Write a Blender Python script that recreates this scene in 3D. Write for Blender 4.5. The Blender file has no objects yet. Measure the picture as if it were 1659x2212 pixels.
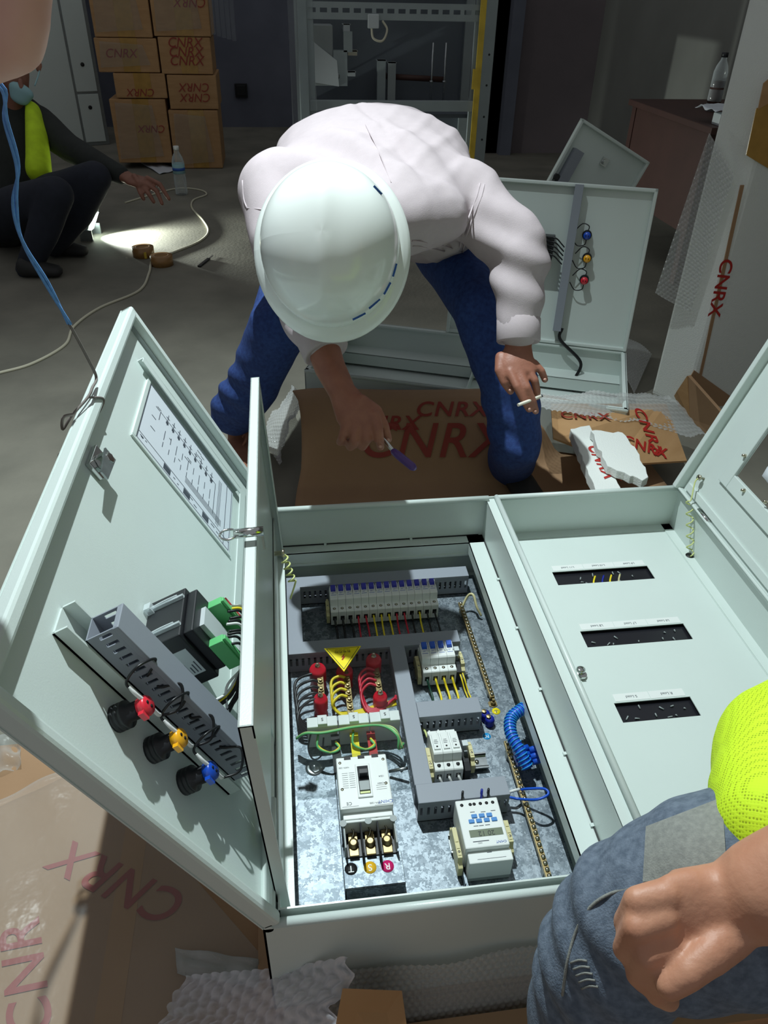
import bpy, bmesh, math, random
import numpy as np
from mathutils import Vector, Matrix
random.seed(7); rng = np.random.default_rng(7)
S = bpy.context.scene
COL = S.collection
# ---------------------------------------------------------------- camera
FPX, CX, CY = 1637.0, 829.5, 1106.0
_vy = np.array([575-CX, -(-60-CY), -FPX]); _vx = np.array([15000-CX, -(285-CY), -FPX])
_y = _vy/np.linalg.norm(_vy); _x = _vx-_vx.dot(_y)*_y; _x /= np.linalg.norm(_x); _z = np.cross(_x, _y)
RC = np.array([_x, _y, _z]); CAM = np.array([0, 0, 1.28])
cd = bpy.data.cameras.new('camera'); cam = bpy.data.objects.new('camera', cd); COL.objects.link(cam)
cd.sensor_fit = 'VERTICAL'; cd.sensor_height = 24; cd.lens = FPX/2212*24; cd.clip_start = .02
m4 = Matrix.Identity(4)
for i in range(3):
    for j in range(3): m4[i][j] = RC[i, j]
    m4[i][3] = CAM[i]
cam.matrix_world = m4; S.camera = cam
# ---------------------------------------------------------------- light
S.view_settings.view_transform = 'Standard'; S.view_settings.look = 'None'
S.view_settings.gamma = 1; S.view_settings.use_curve_mapping = False; S.view_settings.exposure = 0.0
W = bpy.data.worlds.new('world'); S.world = W; W.use_nodes = True
W.node_tree.nodes['Background'].inputs[0].default_value = (.70, .72, .74, 1)
W.node_tree.nodes['Background'].inputs[1].default_value = .33
def lamp(name, kind, loc, target, power, color, **kw):
    l = bpy.data.lights.new(name, kind); l.energy = power; l.color = color
    for k, v in kw.items(): setattr(l, k, v)
    o = bpy.data.objects.new(name, l); COL.objects.link(o); o.location = loc
    o.rotation_euler = (Vector(target)-Vector(loc)).to_track_quat('-Z', 'Y').to_euler()
    return o
WORK = (-.12, 1.85, 2.9)
lamp('work_lamp_offscreen', 'SPOT', WORK, (-.30, 1.15, .3), 350, (.87, .99, 1.0), spot_size=math.radians(100), spot_blend=1.0, shadow_soft_size=.018)
# ---------------------------------------------------------------- pixel helpers (photo pixel -> direction, distance from a plane of the place)
def ray(u, v):
    d = RC@np.array([u-CX, -(v-CY), -FPX]); return d/np.linalg.norm(d)
def PZ(u, v, z):
    d = ray(u, v); return CAM+(z-CAM[2])/d[2]*d
def PY(u, v, y):
    d = ray(u, v); return CAM+y/d[1]*d
def PX(u, v, x):
    d = ray(u, v); return CAM+x/d[0]*d
def D(u, v, dep):
    return CAM+dep*(RC@np.array([(u-CX)/FPX, -(v-CY)/FPX, -1]))
V3 = lambda *a: np.array(a, float)
def nrm(v): v = np.asarray(v, float); return v/np.linalg.norm(v)
# ---------------------------------------------------------------- materials
def lin(c):
    return tuple((x/255/12.92 if x/255 <= .04045 else ((x/255+.055)/1.055)**2.4) for x in c)
MATS = {}
def mat(name, rgb, rough=.5, metal=0, var=0, vscale=20, bump=0, bscale=80, rgb2=None, alpha=1, trans=0, emit=0, kind='noise', coat=0, spec=.5, detail=4, stretch=None, sub=0):
    m = bpy.data.materials.new(name); MATS[name] = m; m.use_nodes = True
    nt = m.node_tree; b = nt.nodes['Principled BSDF']; L = nt.links
    c = lin(rgb)
    b.inputs['Base Color'].default_value = (*c, 1); b.inputs['Roughness'].default_value = rough; b.inputs['Metallic'].default_value = metal
    b.inputs['Alpha'].default_value = alpha; b.inputs['Transmission Weight'].default_value = trans
    b.inputs['Coat Weight'].default_value = coat; b.inputs['Specular IOR Level'].default_value = spec
    if sub: b.inputs['Subsurface Weight'].default_value = sub; b.inputs['Subsurface Radius'].default_value = (.01, .004, .002)
    if emit:
        b.inputs['Emission Color'].default_value = (*c, 1); b.inputs['Emission Strength'].default_value = emit
    if var or bump or rgb2:
        tc = nt.nodes.new('ShaderNodeTexCoord'); mp = nt.nodes.new('ShaderNodeMapping')
        L.new(tc.outputs['Object'], mp.inputs[0])
        if stretch: mp.inputs['Scale'].default_value = stretch
    if var or rgb2:
        if kind == 'voronoi':
            n = nt.nodes.new('ShaderNodeTexVoronoi'); n.inputs['Scale'].default_value = vscale; fo = n.outputs['Color']
            wn = nt.nodes.new('ShaderNodeTexNoise'); wn.inputs['Scale'].default_value = vscale*1.4; wn.inputs['Detail'].default_value = 4
            mx0 = nt.nodes.new('ShaderNodeMix'); mx0.data_type = 'RGBA'; mx0.inputs[0].default_value = .03
            L.new(mp.outputs[0], wn.inputs[0]); L.new(mp.outputs[0], mx0.inputs[6]); L.new(wn.outputs['Color'], mx0.inputs[7]); L.new(mx0.outputs[2], n.inputs[0])
        else:
            n = nt.nodes.new('ShaderNodeTexNoise'); n.inputs['Scale'].default_value = vscale; n.inputs['Detail'].default_value = detail; fo = n.outputs[0]
            L.new(mp.outputs[0], n.inputs[0])
        r = nt.nodes.new('ShaderNodeValToRGB'); L.new(fo, r.inputs[0])
        c2 = lin(rgb2) if rgb2 else tuple(min(1, x*(1+var)) for x in c)
        c1 = c if rgb2 else tuple(x*(1-var) for x in c)
        r.color_ramp.elements[0].position = .32; r.color_ramp.elements[1].position = .68
        r.color_ramp.elements[0].color = (*c1, 1); r.color_ramp.elements[1].color = (*c2, 1)
        L.new(r.outputs[0], b.inputs['Base Color'])
    if bump:
        n2 = nt.nodes.new('ShaderNodeTexNoise'); n2.inputs['Scale'].default_value = bscale; n2.inputs['Detail'].default_value = 5
        L.new(mp.outputs[0], n2.inputs[0])
        bp = nt.nodes.new('ShaderNodeBump'); bp.inputs['Strength'].default_value = bump; bp.inputs['Distance'].default_value = .004
        L.new(n2.outputs[0], bp.inputs['Height']); L.new(bp.outputs[0], b.inputs['Normal'])
    return m
def film(name, rgb, clear=.7, rough=.12, glossy=.35, bump=0, bscale=60):
    """thin clear or milky plastic: part see-through, part sheen, part white haze"""
    m = bpy.data.materials.new(name); MATS[name] = m; m.use_nodes = True
    nt = m.node_tree; L = nt.links; nt.nodes.remove(nt.nodes['Principled BSDF'])
    out = nt.nodes['Material Output']
    t = nt.nodes.new('ShaderNodeBsdfTransparent'); d = nt.nodes.new('ShaderNodeBsdfPrincipled')
    t.inputs[0].default_value = (.97, .98, .98, 1)
    d.inputs['Base Color'].default_value = (*lin(rgb), 1); d.inputs['Roughness'].default_value = rough; d.inputs['Specular IOR Level'].default_value = .8
    if clear > .96: d.inputs['Metallic'].default_value = 1
    fr = nt.nodes.new('ShaderNodeLayerWeight'); fr.inputs[0].default_value = glossy
    ma = nt.nodes.new('ShaderNodeMath'); ma.operation = 'MULTIPLY_ADD'; ma.inputs[1].default_value = clear; ma.inputs[2].default_value = 1-clear
    L.new(fr.outputs['Facing'], ma.inputs[0])
    mx = nt.nodes.new('ShaderNodeMixShader'); L.new(ma.outputs[0], mx.inputs[0]); L.new(t.outputs[0], mx.inputs[1]); L.new(d.outputs[0], mx.inputs[2])
    L.new(mx.outputs[0], out.inputs[0])
    if bump:
        tc = nt.nodes.new('ShaderNodeTexCoord'); n2 = nt.nodes.new('ShaderNodeTexNoise'); n2.inputs['Scale'].default_value = bscale; n2.inputs['Detail'].default_value = 3
        L.new(tc.outputs['Object'], n2.inputs[0]); bp = nt.nodes.new('ShaderNodeBump'); bp.inputs['Strength'].default_value = bump; bp.inputs['Distance'].default_value = .01
        L.new(n2.outputs[0], bp.inputs['Height']); L.new(bp.outputs[0], d.inputs['Normal'])
    return m
mat('paint', (208, 219, 215), .34, bump=.05, bscale=420, var=.015, vscale=6)
mat('paint_far', (208, 219, 215), .38, var=.015, vscale=6)
mat('galv', (104, 114, 122), .5, .8, kind='voronoi', vscale=120, rgb2=(146, 156, 164), bump=.08, bscale=120)
mat('zinc', (176, 182, 184), .3, .9, var=.12, vscale=60)
mat('chrome', (205, 208, 206), .14, 1)
mat('brass', (158, 140, 100), .42, 1, var=.1, vscale=90)
mat('nickel', (196, 190, 168), .22, 1)
mat('duct', (140, 146, 156), .5, bump=.03, bscale=300)
mat('duct_dark', (30, 32, 36), .8)
mat('white_plastic', (226, 230, 228), .42)
mat('ivory', (226, 224, 208), .45)
mat('beige', (206, 198, 150), .5)
mat('grey_plastic', (150, 158, 158), .5)
mat('lightgrey', (196, 204, 206), .45)
mat('blue_toggle', (22, 82, 190), .35)
mat('navy_toggle', (52, 56, 170), .4)
mat('blue_button', (66, 132, 200), .4)
mat('blue_wire', (22, 84, 200), .38)
mat('navy_wire', (26, 40, 150), .38)
mat('black_plastic', (26, 28, 32), .42)
mat('black', (16, 16, 18), .5)
mat('dark_slot', (28, 28, 34), .25)
mat('black_wire', (20, 21, 24), .36)
mat('red_wire', (200, 36, 60), .38)
mat('yellow_wire', (236, 212, 40), .38)
mat('green_wire', (92, 186, 110), .36)
mat('darkgreen_wire', (16, 60, 46), .4)
mat('white_wire', (226, 228, 226), .4)
mat('red_ins', (204, 20, 44), .38)
mat('red_bar', (190, 40, 40), .4)
mat('green_plug', (100, 190, 120), .45)
mat('lcd', (112, 122, 102), .3)
mat('lcd_ink', (40, 48, 42), .5)
mat('ink', (70, 76, 86), .6)
mat('ink_hole_black', (20, 20, 22), .6)  # print black, also the painted shade of small holes
mat('sign_yellow', (246, 226, 10), .45)
mat('sticker_yellow', (236, 184, 40), .45)
mat('sticker_pink', (206, 30, 106), .45)
mat('sticker_blue', (40, 150, 214), .45)
mat('lamp_red', (226, 44, 62), .3, coat=.5)
mat('lamp_yellow', (250, 180, 30), .3, coat=.5)
mat('lamp_blue', (20, 76, 190), .3, coat=.5)
mat('paper', (212, 218, 226), .75)
mat('sheet_white', (214, 218, 224), .8, var=.05, vscale=30)
mat('concrete', (112, 110, 100), .82, rgb2=(134, 131, 119), vscale=3.2, bump=.25, bscale=60, detail=9)
mat('wall_dark', (104, 108, 122), .9, rgb2=(116, 120, 134), vscale=3)
mat('wall_grey', (134, 136, 130), .9, rgb2=(146, 148, 142), vscale=2)
mat('wall_maroon', (116, 108, 112), .9, rgb2=(128, 118, 122), vscale=2)
mat('cardboard', (160, 126, 94), .8, rgb2=(168, 134, 102), vscale=6, bump=.08, bscale=140)
mat('cardboard_light', (176, 136, 92), .8, rgb2=(188, 148, 104), vscale=9, bump=.08, bscale=140, stretch=(1, 1, 5))
mat('tape_brown', (178, 138, 70), .25, var=.12, vscale=20)
mat('tape_red', (176, 40, 34), .45)
mat('tape_red_dull', (150, 52, 40), .5)
mat('print_faint', (150, 52, 40), .6)
mat('cardboard_mid', (170, 130, 88), .8, rgb2=(178, 138, 96), vscale=6)
mat('tape_core', (150, 112, 66), .35, var=.1, vscale=40)
mat('tape_yellow', (206, 176, 60), .35, var=.15, vscale=14)
mat('foam', (222, 226, 222), .7, bump=.3, bscale=260)
mat('shirt', (186, 174, 178), .9, bump=.2, bscale=700, var=.02, vscale=60)
mat('shirt_seam', (186, 174, 178), .9)
mat('jeans', (32, 56, 116), .85, rgb2=(48, 78, 142), vscale=90, bump=.3, bscale=700, detail=8)
mat('jeans_light', (84, 96, 112), .9, rgb2=(112, 124, 140), vscale=120, bump=.35, bscale=500, detail=8)
mat('jeans_pocket', (128, 130, 126), .9, rgb2=(146, 148, 142), vscale=200, bump=.25, bscale=600)
mat('skin', (150, 98, 80), .5, rgb2=(164, 110, 90), vscale=40, bump=.12, bscale=220, sub=.06)
mat('skin_light', (190, 132, 104), .5, rgb2=(200, 146, 118), vscale=25, bump=.15, bscale=160, sub=.08)
mat('skin_pink', (214, 164, 150), .55, rgb2=(222, 176, 162), vscale=18, sub=.08)
mat('skin_dark', (140, 94, 76), .55, var=.08, vscale=30)
mat('nail', (196, 150, 134), .35)
mat('helmet', (232, 238, 234), .22, coat=.35)
mat('helmet_ink', (30, 84, 160), .5)
mat('shoe', (142, 96, 74), .7, var=.1, vscale=60)
mat('shoe_dark', (46, 46, 46), .7)
mat('cloth_dark', (40, 44, 42), .9, var=.1, vscale=30)
mat('trouser_dark', (38, 42, 54), .9, var=.1, vscale=30)
mat('hivis_plain', (200, 236, 36), .8, var=.1, vscale=20)  # plain vest cloth in its own full colour
mat('mask', (150, 190, 196), .8)
mat('wood_dark', (70, 44, 38), .6, var=.1, vscale=8)
mat('metal_grey', (150, 158, 160), .4, .6, var=.06, vscale=20)
mat('rack_grey', (150, 160, 162), .4, .3, var=.05, vscale=10)
mat('rack_back', (92, 100, 108), .6, var=.06, vscale=4)
mat('cord', (206, 202, 180), .55)
mat('rope_blue', (96, 150, 214), .7, var=.15, vscale=90)
mat('rope_grey', (120, 112, 108), .7)
mat('lime_wire', (206, 214, 140), .4)
mat('purple', (84, 58, 128), .35)
mat('cig', (236, 230, 214), .8)
mat('label_blue', (40, 84, 170), .5)
mat('led', (235, 255, 245), .3, emit=9)
film('acrylic', (225, 232, 235), clear=.985, rough=.05, glossy=.06)
film('stretch_film', (220, 226, 228), clear=.945, rough=.3, glossy=.07, bump=.5, bscale=22)
film('bubble', (244, 242, 250), clear=.72, rough=.05, glossy=.5)
film('bubble_hazy', (200, 202, 200), clear=.62, rough=.2, glossy=.4)
film('pet', (225, 235, 238), clear=.85, rough=.05, glossy=.35)
def hivis():
    m = bpy.data.materials.new('hivis'); MATS['hivis'] = m; m.use_nodes = True; nt = m.node_tree; L = nt.links; b = nt.nodes['Principled BSDF']
    tc = nt.nodes.new('ShaderNodeTexCoord'); v = nt.nodes.new('ShaderNodeTexVoronoi'); v.inputs['Scale'].default_value = 330; v.inputs['Randomness'].default_value = .15
    mp = nt.nodes.new('ShaderNodeMapping'); mp.inputs['Rotation'].default_value = (.3, .5, .8)
    L.new(tc.outputs['Object'], mp.inputs[0]); L.new(mp.outputs[0], v.inputs[0])
    r = nt.nodes.new('ShaderNodeValToRGB'); r.color_ramp.elements[0].position = .2; r.color_ramp.elements[1].position = .42
    r.color_ramp.elements[0].color = (*lin((150, 170, 10)), 1); r.color_ramp.elements[1].color = (*lin((214, 250, 40)), 1)
    L.new(v.outputs['Distance'], r.inputs[0]); L.new(r.outputs[0], b.inputs['Base Color']); b.inputs['Roughness'].default_value = .8
    b.inputs['Subsurface Weight'].default_value = .0
    bp = nt.nodes.new('ShaderNodeBump'); bp.inputs['Strength'].default_value = .4; bp.inputs['Distance'].default_value = .001
    L.new(v.outputs['Distance'], bp.inputs['Height']); L.new(bp.outputs[0], b.inputs['Normal'])
hivis()
# ---------------------------------------------------------------- geometry helpers
class Fr:
    """a local frame: origin and three unit axes"""
    def __init__(s, o, x=(1, 0, 0), y=(0, 1, 0), z=None):
        s.o = V3(*o); s.x = nrm(x); s.y = nrm(y); s.z = nrm(z) if z is not None else nrm(np.cross(s.x, s.y))
    def __call__(s, a, b=0, c=0): return s.o+a*s.x+b*s.y+c*s.z
ID = Fr((0, 0, 0))
def basis(t):
    t = nrm(t); a = V3(0, 0, 1) if abs(t[2]) < .9 else V3(1, 0, 0)
    u = nrm(np.cross(a, t)); return t, u, np.cross(t, u)
def spline(pts, n=8):
    P = [V3(*p) for p in pts]
    if len(P) < 3: return P
    out = []
    Q = [2*P[0]-P[1]]+P+[2*P[-1]-P[-2]]
    for i in range(1, len(Q)-2):
        for k in range(n):
            t = k/n; a, b, c, d = Q[i-1], Q[i], Q[i+1], Q[i+2]
            out.append(.5*(2*b+(c-a)*t+(2*a-5*b+4*c-d)*t*t+(3*b-3*c+d-a)*t**3))
    out.append(P[-1]); return out
class MB:
    def __init__(s, fr=ID): s.v = []; s.f = []; s.sm = []; s.fr = fr
    def pt(s, p): s.v.append(s.fr(*p)); return len(s.v)-1
    def face(s, ids, smooth=False): s.f.append(tuple(ids)); s.sm.append(smooth)
    def poly(s, pts, smooth=False): s.face([s.pt(p) for p in pts], smooth); return s
    def box(s, a, b):
        (x0, y0, z0), (x1, y1, z1) = a, b
        if x0 > x1: x0, x1 = x1, x0
        if y0 > y1: y0, y1 = y1, y0
        if z0 > z1: z0, z1 = z1, z0
        k = [s.pt(p) for p in [(x0, y0, z0), (x1, y0, z0), (x1, y1, z0), (x0, y1, z0), (x0, y0, z1), (x1, y0, z1), (x1, y1, z1), (x0, y1, z1)]]
        for q in [(3, 2, 1, 0), (4, 5, 6, 7), (0, 1, 5, 4), (1, 2, 6, 5), (2, 3, 7, 6), (3, 0, 4, 7)]: s.face([k[i] for i in q])
        return s
    def hexa(s, lo, hi):
        """lo, hi: four points each, counter-clockwise seen from hi"""
        k = [s.pt(p) for p in list(lo)+list(hi)]; n = len(lo)
        s.face(k[:n][::-1]); s.face(k[n:])
        for i in range(n): j = (i+1) % n; s.face([k[i], k[j], k[n+j], k[n+i]])
        return s
    def prism(s, poly, vec):
        v = V3(*vec); return s.hexa(poly, [V3(*p)+v for p in poly])
    def cyl(s, p0, p1, r0, r1=None, n=16, cap=True, smooth=True):
        r1 = r0 if r1 is None else r1; p0, p1 = V3(*p0), V3(*p1); t, u, w = basis(p1-p0)
        A, B = [], []
        for i in range(n):
            a = 2*math.pi*i/n; q = math.cos(a)*u+math.sin(a)*w
            A.append(s.pt(p0+r0*q)); B.append(s.pt(p1+r1*q))
        for i in range(n): j = (i+1) % n; s.face([A[i], A[j], B[j], B[i]], smooth)
        if cap: s.face(A[::-1]); s.face(B)
        return s
    def lathe(s, o, ax, prof, n=20, smooth=True):
        o = V3(*o); t, u, w = basis(V3(*ax)); rings = []
        for (r, h) in prof:
            rings.append([s.pt(o+h*t+r*(math.cos(2*math.pi*i/n)*u+math.sin(2*math.pi*i/n)*w)) for i in range(n)] if r > 1e-6 else [s.pt(o+h*t)]*n)
        for a, b in zip(rings, rings[1:]):
            for i in range(n):
                j = (i+1) % n; ids = [a[i], a[j], b[j], b[i]]; q = []
                for x in ids:
                    if x not in q: q.append(x)
                if len(q) > 2: s.face(q, smooth)
        if prof[0][0] > 1e-6: s.face(rings[0][::-1])
        if prof[-1][0] > 1e-6: s.face(rings[-1])
        return s
    def tube(s, pts, r, n=8, sub=8, closed=False, taper=None):
        P = spline(pts, sub) if len(pts) > 2 else [V3(*p) for p in pts]
        rings = []; pu = None
        for i, p in enumerate(P):
            t = nrm(P[min(i+1, len(P)-1)]-P[max(i-1, 0)])
            if pu is None: _, u, w = basis(t)
            else:
                u = pu-pu.dot(t)*t; u = nrm(u); w = np.cross(t, u)
            pu = u; rr = r if taper is None else r*taper(i/(len(P)-1))
            rings.append([s.pt(p+rr*(math.cos(2*math.pi*k/n)*u+math.sin(2*math.pi*k/n)*w)) for k in range(n)])
        for a, b in zip(rings, rings[1:]):
            for k in range(n): j = (k+1) % n; s.face([a[k], a[j], b[j], b[k]], True)
        s.face(rings[0][::-1]); s.face(rings[-1]); return s
    def sphere(s, c, r, n=12, m=8, sc=(1, 1, 1)):
        c = V3(*c); rows = []
        for i in range(m+1):
            th = math.pi*i/m
            if i in (0, m): rows.append([s.pt(c+V3(0, 0, r*math.cos(th)*sc[2]))]*n)
            else: rows.append([s.pt(c+V3(r*math.sin(th)*math.cos(2*math.pi*k/n)*sc[0], r*math.sin(th)*math.sin(2*math.pi*k/n)*sc[1], r*math.cos(th)*sc[2])) for k in range(n)])
        for a, b in zip(rows, rows[1:]):
            for k in range(n):
                j = (k+1) % n; q = []
                for x in (a[k], b[k], b[j], a[j]):
                    if x not in q: q.append(x)
                s.face(q, True)
        return s
    def grid(s, fn, nu, nv, smooth=True):
        I = [[s.pt(fn(i/nu, j/nv)) for j in range(nv+1)] for i in range(nu+1)]
        for i in range(nu):
            for j in range(nv): s.face([I[i][j], I[i+1][j], I[i+1][j+1], I[i][j+1]], smooth)
        return s
    def mesh(s, name, m):
        if np.dot(np.cross(s.fr.x, s.fr.y), s.fr.z) < 0: s.f = [q[::-1] for q in s.f]
        me = bpy.data.meshes.new(name); me.from_pydata([tuple(p) for p in s.v], [], s.f)
        me.polygons.foreach_set('use_smooth', s.sm)
        if m: me.materials.append(MATS[m])
        me.update(); return me
    def obj(s, name, m, parent=None, bevel=0, thick=0, label=None):
        return link(name, s.mesh(name, m), parent, bevel, thick, label)
def link(name, me, parent=None, bevel=0, thick=0, label=None):
    o = bpy.data.objects.new(name, me); COL.objects.link(o)
    if parent is not None:
        o.parent = parent
        if 'wo' in parent: o.location = -Vector(parent['wo'])
    if thick:
        md = o.modifiers.new('thick', 'SOLIDIFY'); md.thickness = thick; md.offset = -1
    if bevel:
        md = o.modifiers.new('bevel', 'BEVEL'); md.width = bevel; md.segments = 2; md.limit_method = 'ANGLE'
    if label: o['label'] = label
    return o
def tag(o, label, cat, group=None, kind=None):
    o['label'] = label; o['category'] = cat
    if group: o['group'] = group
    if kind: o['kind'] = kind
    return o
def thing(name, label, cat, loc=(0, 0, 0), group=None, local=False):
    """an Empty at the base of a thing; parts are given in world coordinates unless local"""
    o = bpy.data.objects.new(name, None); COL.objects.link(o); o.location = loc; o.empty_display_size = .02
    if not local: o['wo'] = [float(x) for x in loc]
    return tag(o, label, cat, group)
def struct(o): o['kind'] = 'structure'; return o
def dup(root, loc, rotz=None, label=None, mats=None):
    r = root.copy(); COL.objects.link(r); r.location = loc
    if rotz is not None: r.rotation_euler = (0, 0, rotz)
    if label: r['label'] = label
    for ch in root.children:
        c = ch.copy(); COL.objects.link(c); c.parent = r
        for g in ch.children:
            d = g.copy(); COL.objects.link(d); d.parent = c
    return r
def text_mesh(txt, size, fr, m, name, parent=None, shear=0, extrude=0, align='CENTER', spacing=1, bold=0):
    c = bpy.data.curves.new('t', 'FONT'); c.body = txt; c.size = size; c.align_x = align; c.align_y = 'CENTER'; c.shear = shear; c.space_character = spacing
    c.offset = bold; c.extrude = extrude
    o = bpy.data.objects.new('t', c); COL.objects.link(o)
    me = bpy.data.meshes.new_from_object(o.evaluated_get(bpy.context.evaluated_depsgraph_get()))
    bpy.data.objects.remove(o); bpy.data.curves.remove(c)
    co = np.zeros(len(me.vertices)*3); me.vertices.foreach_get('co', co); co = co.reshape(-1, 3)
    w = np.array([fr(*p) for p in co]) if len(co) else co
    me.vertices.foreach_set('co', w.ravel()); me.materials.clear(); me.materials.append(MATS[m]); me.update()
    return link(name, me, parent)
_ICO = None
def blob(chains, voxel, smooth=6, fn=None):
    """one continuous skin around chains of ellipsoids: [(point, r or (ra, rb), side-vector)]; ra lies along the side vector"""
    global _ICO
    if _ICO is None:
        b = bmesh.new(); bmesh.ops.create_icosphere(b, subdivisions=3, radius=1)
        _ICO = (np.array([v.co[:] for v in b.verts]), [tuple(v.index for v in f.verts) for f in b.faces]); b.free()
    vs, fs, off = [], [], 0
    def add(c, ax, side, ra, rb, rl):
        nonlocal off
        t = nrm(ax)
        if side is None: _, u, w = basis(t)
        else: u = side-side.dot(t)*t; u = nrm(u); w = np.cross(t, u)
        P = V3(*c)+np.outer(_ICO[0][:, 0]*ra, u)+np.outer(_ICO[0][:, 1]*rb, w)+np.outer(_ICO[0][:, 2]*rl, t)
        vs.append(P); fs.extend([tuple(i+off for i in f) for f in _ICO[1]]); off += len(P)
    for ch in chains:
        N = []
        for e in ch:
            r = e[1]; ra, rb = (r, r) if not isinstance(r, (tuple, list)) else r
            N.append((V3(*e[0]), ra, rb, V3(*e[2]) if len(e) > 2 else None))
        if len(N) == 1: add(N[0][0], (0, 0, 1), None, N[0][1], N[0][2], min(N[0][1], N[0][2])); continue
        for (p, a, b_, s), (q, c, d, s2) in zip(N, N[1:]):
            L = np.linalg.norm(q-p); k = max(2, int(L/(.28*min(a, b_, c, d)))+1)
            for i in range(k+1):
                t = i/k; sd = None if s is None else s*(1-t)+(s2 if s2 is not None else s)*t
                ra, rb = a+(c-a)*t, b_+(d-b_)*t
                add(p+(q-p)*t, q-p, sd, ra, rb, min(ra, rb))
    me = bpy.data.meshes.new('blob'); me.from_pydata(np.vstack(vs).tolist(), [], fs)
    o = bpy.data.objects.new('blob', me); COL.objects.link(o)
    r = o.modifiers.new('r', 'REMESH'); r.mode = 'VOXEL'; r.voxel_size = voxel; r.use_smooth_shade = True
    if smooth: s = o.modifiers.new('s', 'SMOOTH'); s.factor = .5; s.iterations = smooth
    res = bpy.data.meshes.new_from_object(o.evaluated_get(bpy.context.evaluated_depsgraph_get()))
    bpy.data.objects.remove(o); bpy.data.meshes.remove(me)
    n = len(res.vertices); co = np.zeros(n*3); res.vertices.foreach_get('co', co); co = co.reshape(-1, 3)
    if fn is not None:
        no = np.zeros(n*3); res.vertices.foreach_get('normal', no); no = no.reshape(-1, 3)
        co = co+no*fn(co, no)[:, None]; res.vertices.foreach_set('co', co.ravel()); res.update()
    res.polygons.foreach_set('use_smooth', [True]*len(res.polygons))
    return res
def blobj(name, chains, voxel, m, parent=None, smooth=6, fn=None):
    me = blob(chains, voxel, smooth, fn); me.materials.clear(); me.materials.append(MATS[m]); return link(name, me, parent)
def pnoise(co, sc, seed=0):
    """cheap smooth noise from a few sines"""
    r = np.random.default_rng(seed); out = np.zeros(len(co))
    for k in range(7):
        w = r.normal(size=3); w /= np.linalg.norm(w); out += np.sin(co@w*sc*(.6+.25*k)+r.uniform(0, 6.28))/(1+.35*k)
    return out/3
# ================================================================ the room
c1 = lambda x, y: (600+.3014*x, 1220+.3014*y)
c2 = lambda x, y: (600+.3858*x, 1580+.3858*y)
c3 = lambda x, y: (80+.3255*x, 1250+.3255*y)
c5 = lambda x, y: (1050+.3671*x, 1000+.3671*y)
struct(MB().box((-5, -1.5, -.05), (4.2, 9, 0)).obj('floor', 'concrete'))
struct(MB().box((-5, 8.6, 0), (1.75, 8.8, 3)).obj('wall_back', 'wall_dark'))
struct(MB().box((1.75, 7.2, 0), (4.2, 7.4, 3)).box((1.75, 7.2, 0), (1.95, 8.6, 3)).obj('wall_back_recess', 'wall_maroon'))
struct(MB().box((2.75, -1.5, 0), (2.95, 7.2, 3)).obj('wall_right', 'wall_grey'))
struct(MB().box((-5.2, -1.5, 0), (-5, 9, 3)).obj('wall_left', 'wall_dark'))
struct(MB().box((1.95, 7.1, 0), (2.05, 7.2, 3)).box((1.7, 7.6, 0), (1.76, 8.6, 2.1)).obj('trim_1', 'wall_dark'))

# ================================================================ the big cabinet lying on its back
XL, XR, YN, YF, ZR, Z0, ZP = -.075, .945, .503, 1.46, .27, .03, .05
XD0, XD1 = .452, .481
cab = thing('electrical_cabinet', 'large open off-white steel cabinet lying on its back, wiring inside', 'cabinet', (.43, .98, Z0))
t = .003
b = MB()
b.box((XL, YN, Z0), (XR, YF, Z0+.003))
b.box((XL, YN, Z0), (XR, YN+t, ZR-.006)).box((XL, YF-t, Z0), (XR, YF, ZR-.006)).box((XL, YN, Z0), (XL+t, YF, ZR-.006)).box((XR-t, YN, Z0), (XR, YF, ZR-.006))
b.obj('body', 'paint', cab)
# rolled lips of the rim, each bay its own
lip = .007
for nm, x0, x1 in (('left', XL, XD0+.004), ('right', XD1-.004, XR)):
    g = MB()
    for p, q in (((x0, YN+lip), (x1, YN+lip)), ((x0, YF-lip), (x1, YF-lip))):
        MB().cyl((p[0], p[1], ZR-lip), (q[0], q[1], ZR-lip), lip, n=12).obj('rim_lip', 'paint', cab)
MB().cyl((XL+lip, YN, ZR-lip), (XL+lip, YF, ZR-lip), lip, n=12).obj('rim_lip', 'paint', cab)
MB().cyl((XR-lip, YN, ZR-lip), (XR-lip, YF, ZR-lip), lip, n=12).obj('rim_lip', 'paint', cab)
# gutter with raised inner lip on the near side and along the hinge side
g = MB().box((XL+t, YN+t, ZR-.026), (XR-t, YN+.024, ZR-.024)).box((XL+.02, YN+.022, ZR-.06), (XD0, YN+.0245, ZR-.002)).box((XD1, YN+.022, ZR-.06), (XR-.02, YN+.0245, ZR-.002))
g.box((XL+t, YN+.02, ZR-.026), (XL+.022, YF-.02, ZR-.024)).box((XL+.020, YN+.022, ZR-.06), (XL+.0225, YF-.004, ZR-.004))
g.obj('gutter', 'paint', cab)
# divider
g = MB().box((XD0, YN+.01, Z0), (XD0+.003, YF-t, ZR-.012)).box((XD1-.003, YN+.01, Z0), (XD1, YF-t, ZR-.012)).box((XD0, YN+.01, ZR-.014), (XD1, YF-t, ZR-.011))
g.cyl((XD1-.005, YN+.01, ZR-.005), (XD1-.005, YF-.004, ZR-.005), .006, n=10)
g.obj('divider', 'paint', cab)
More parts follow.
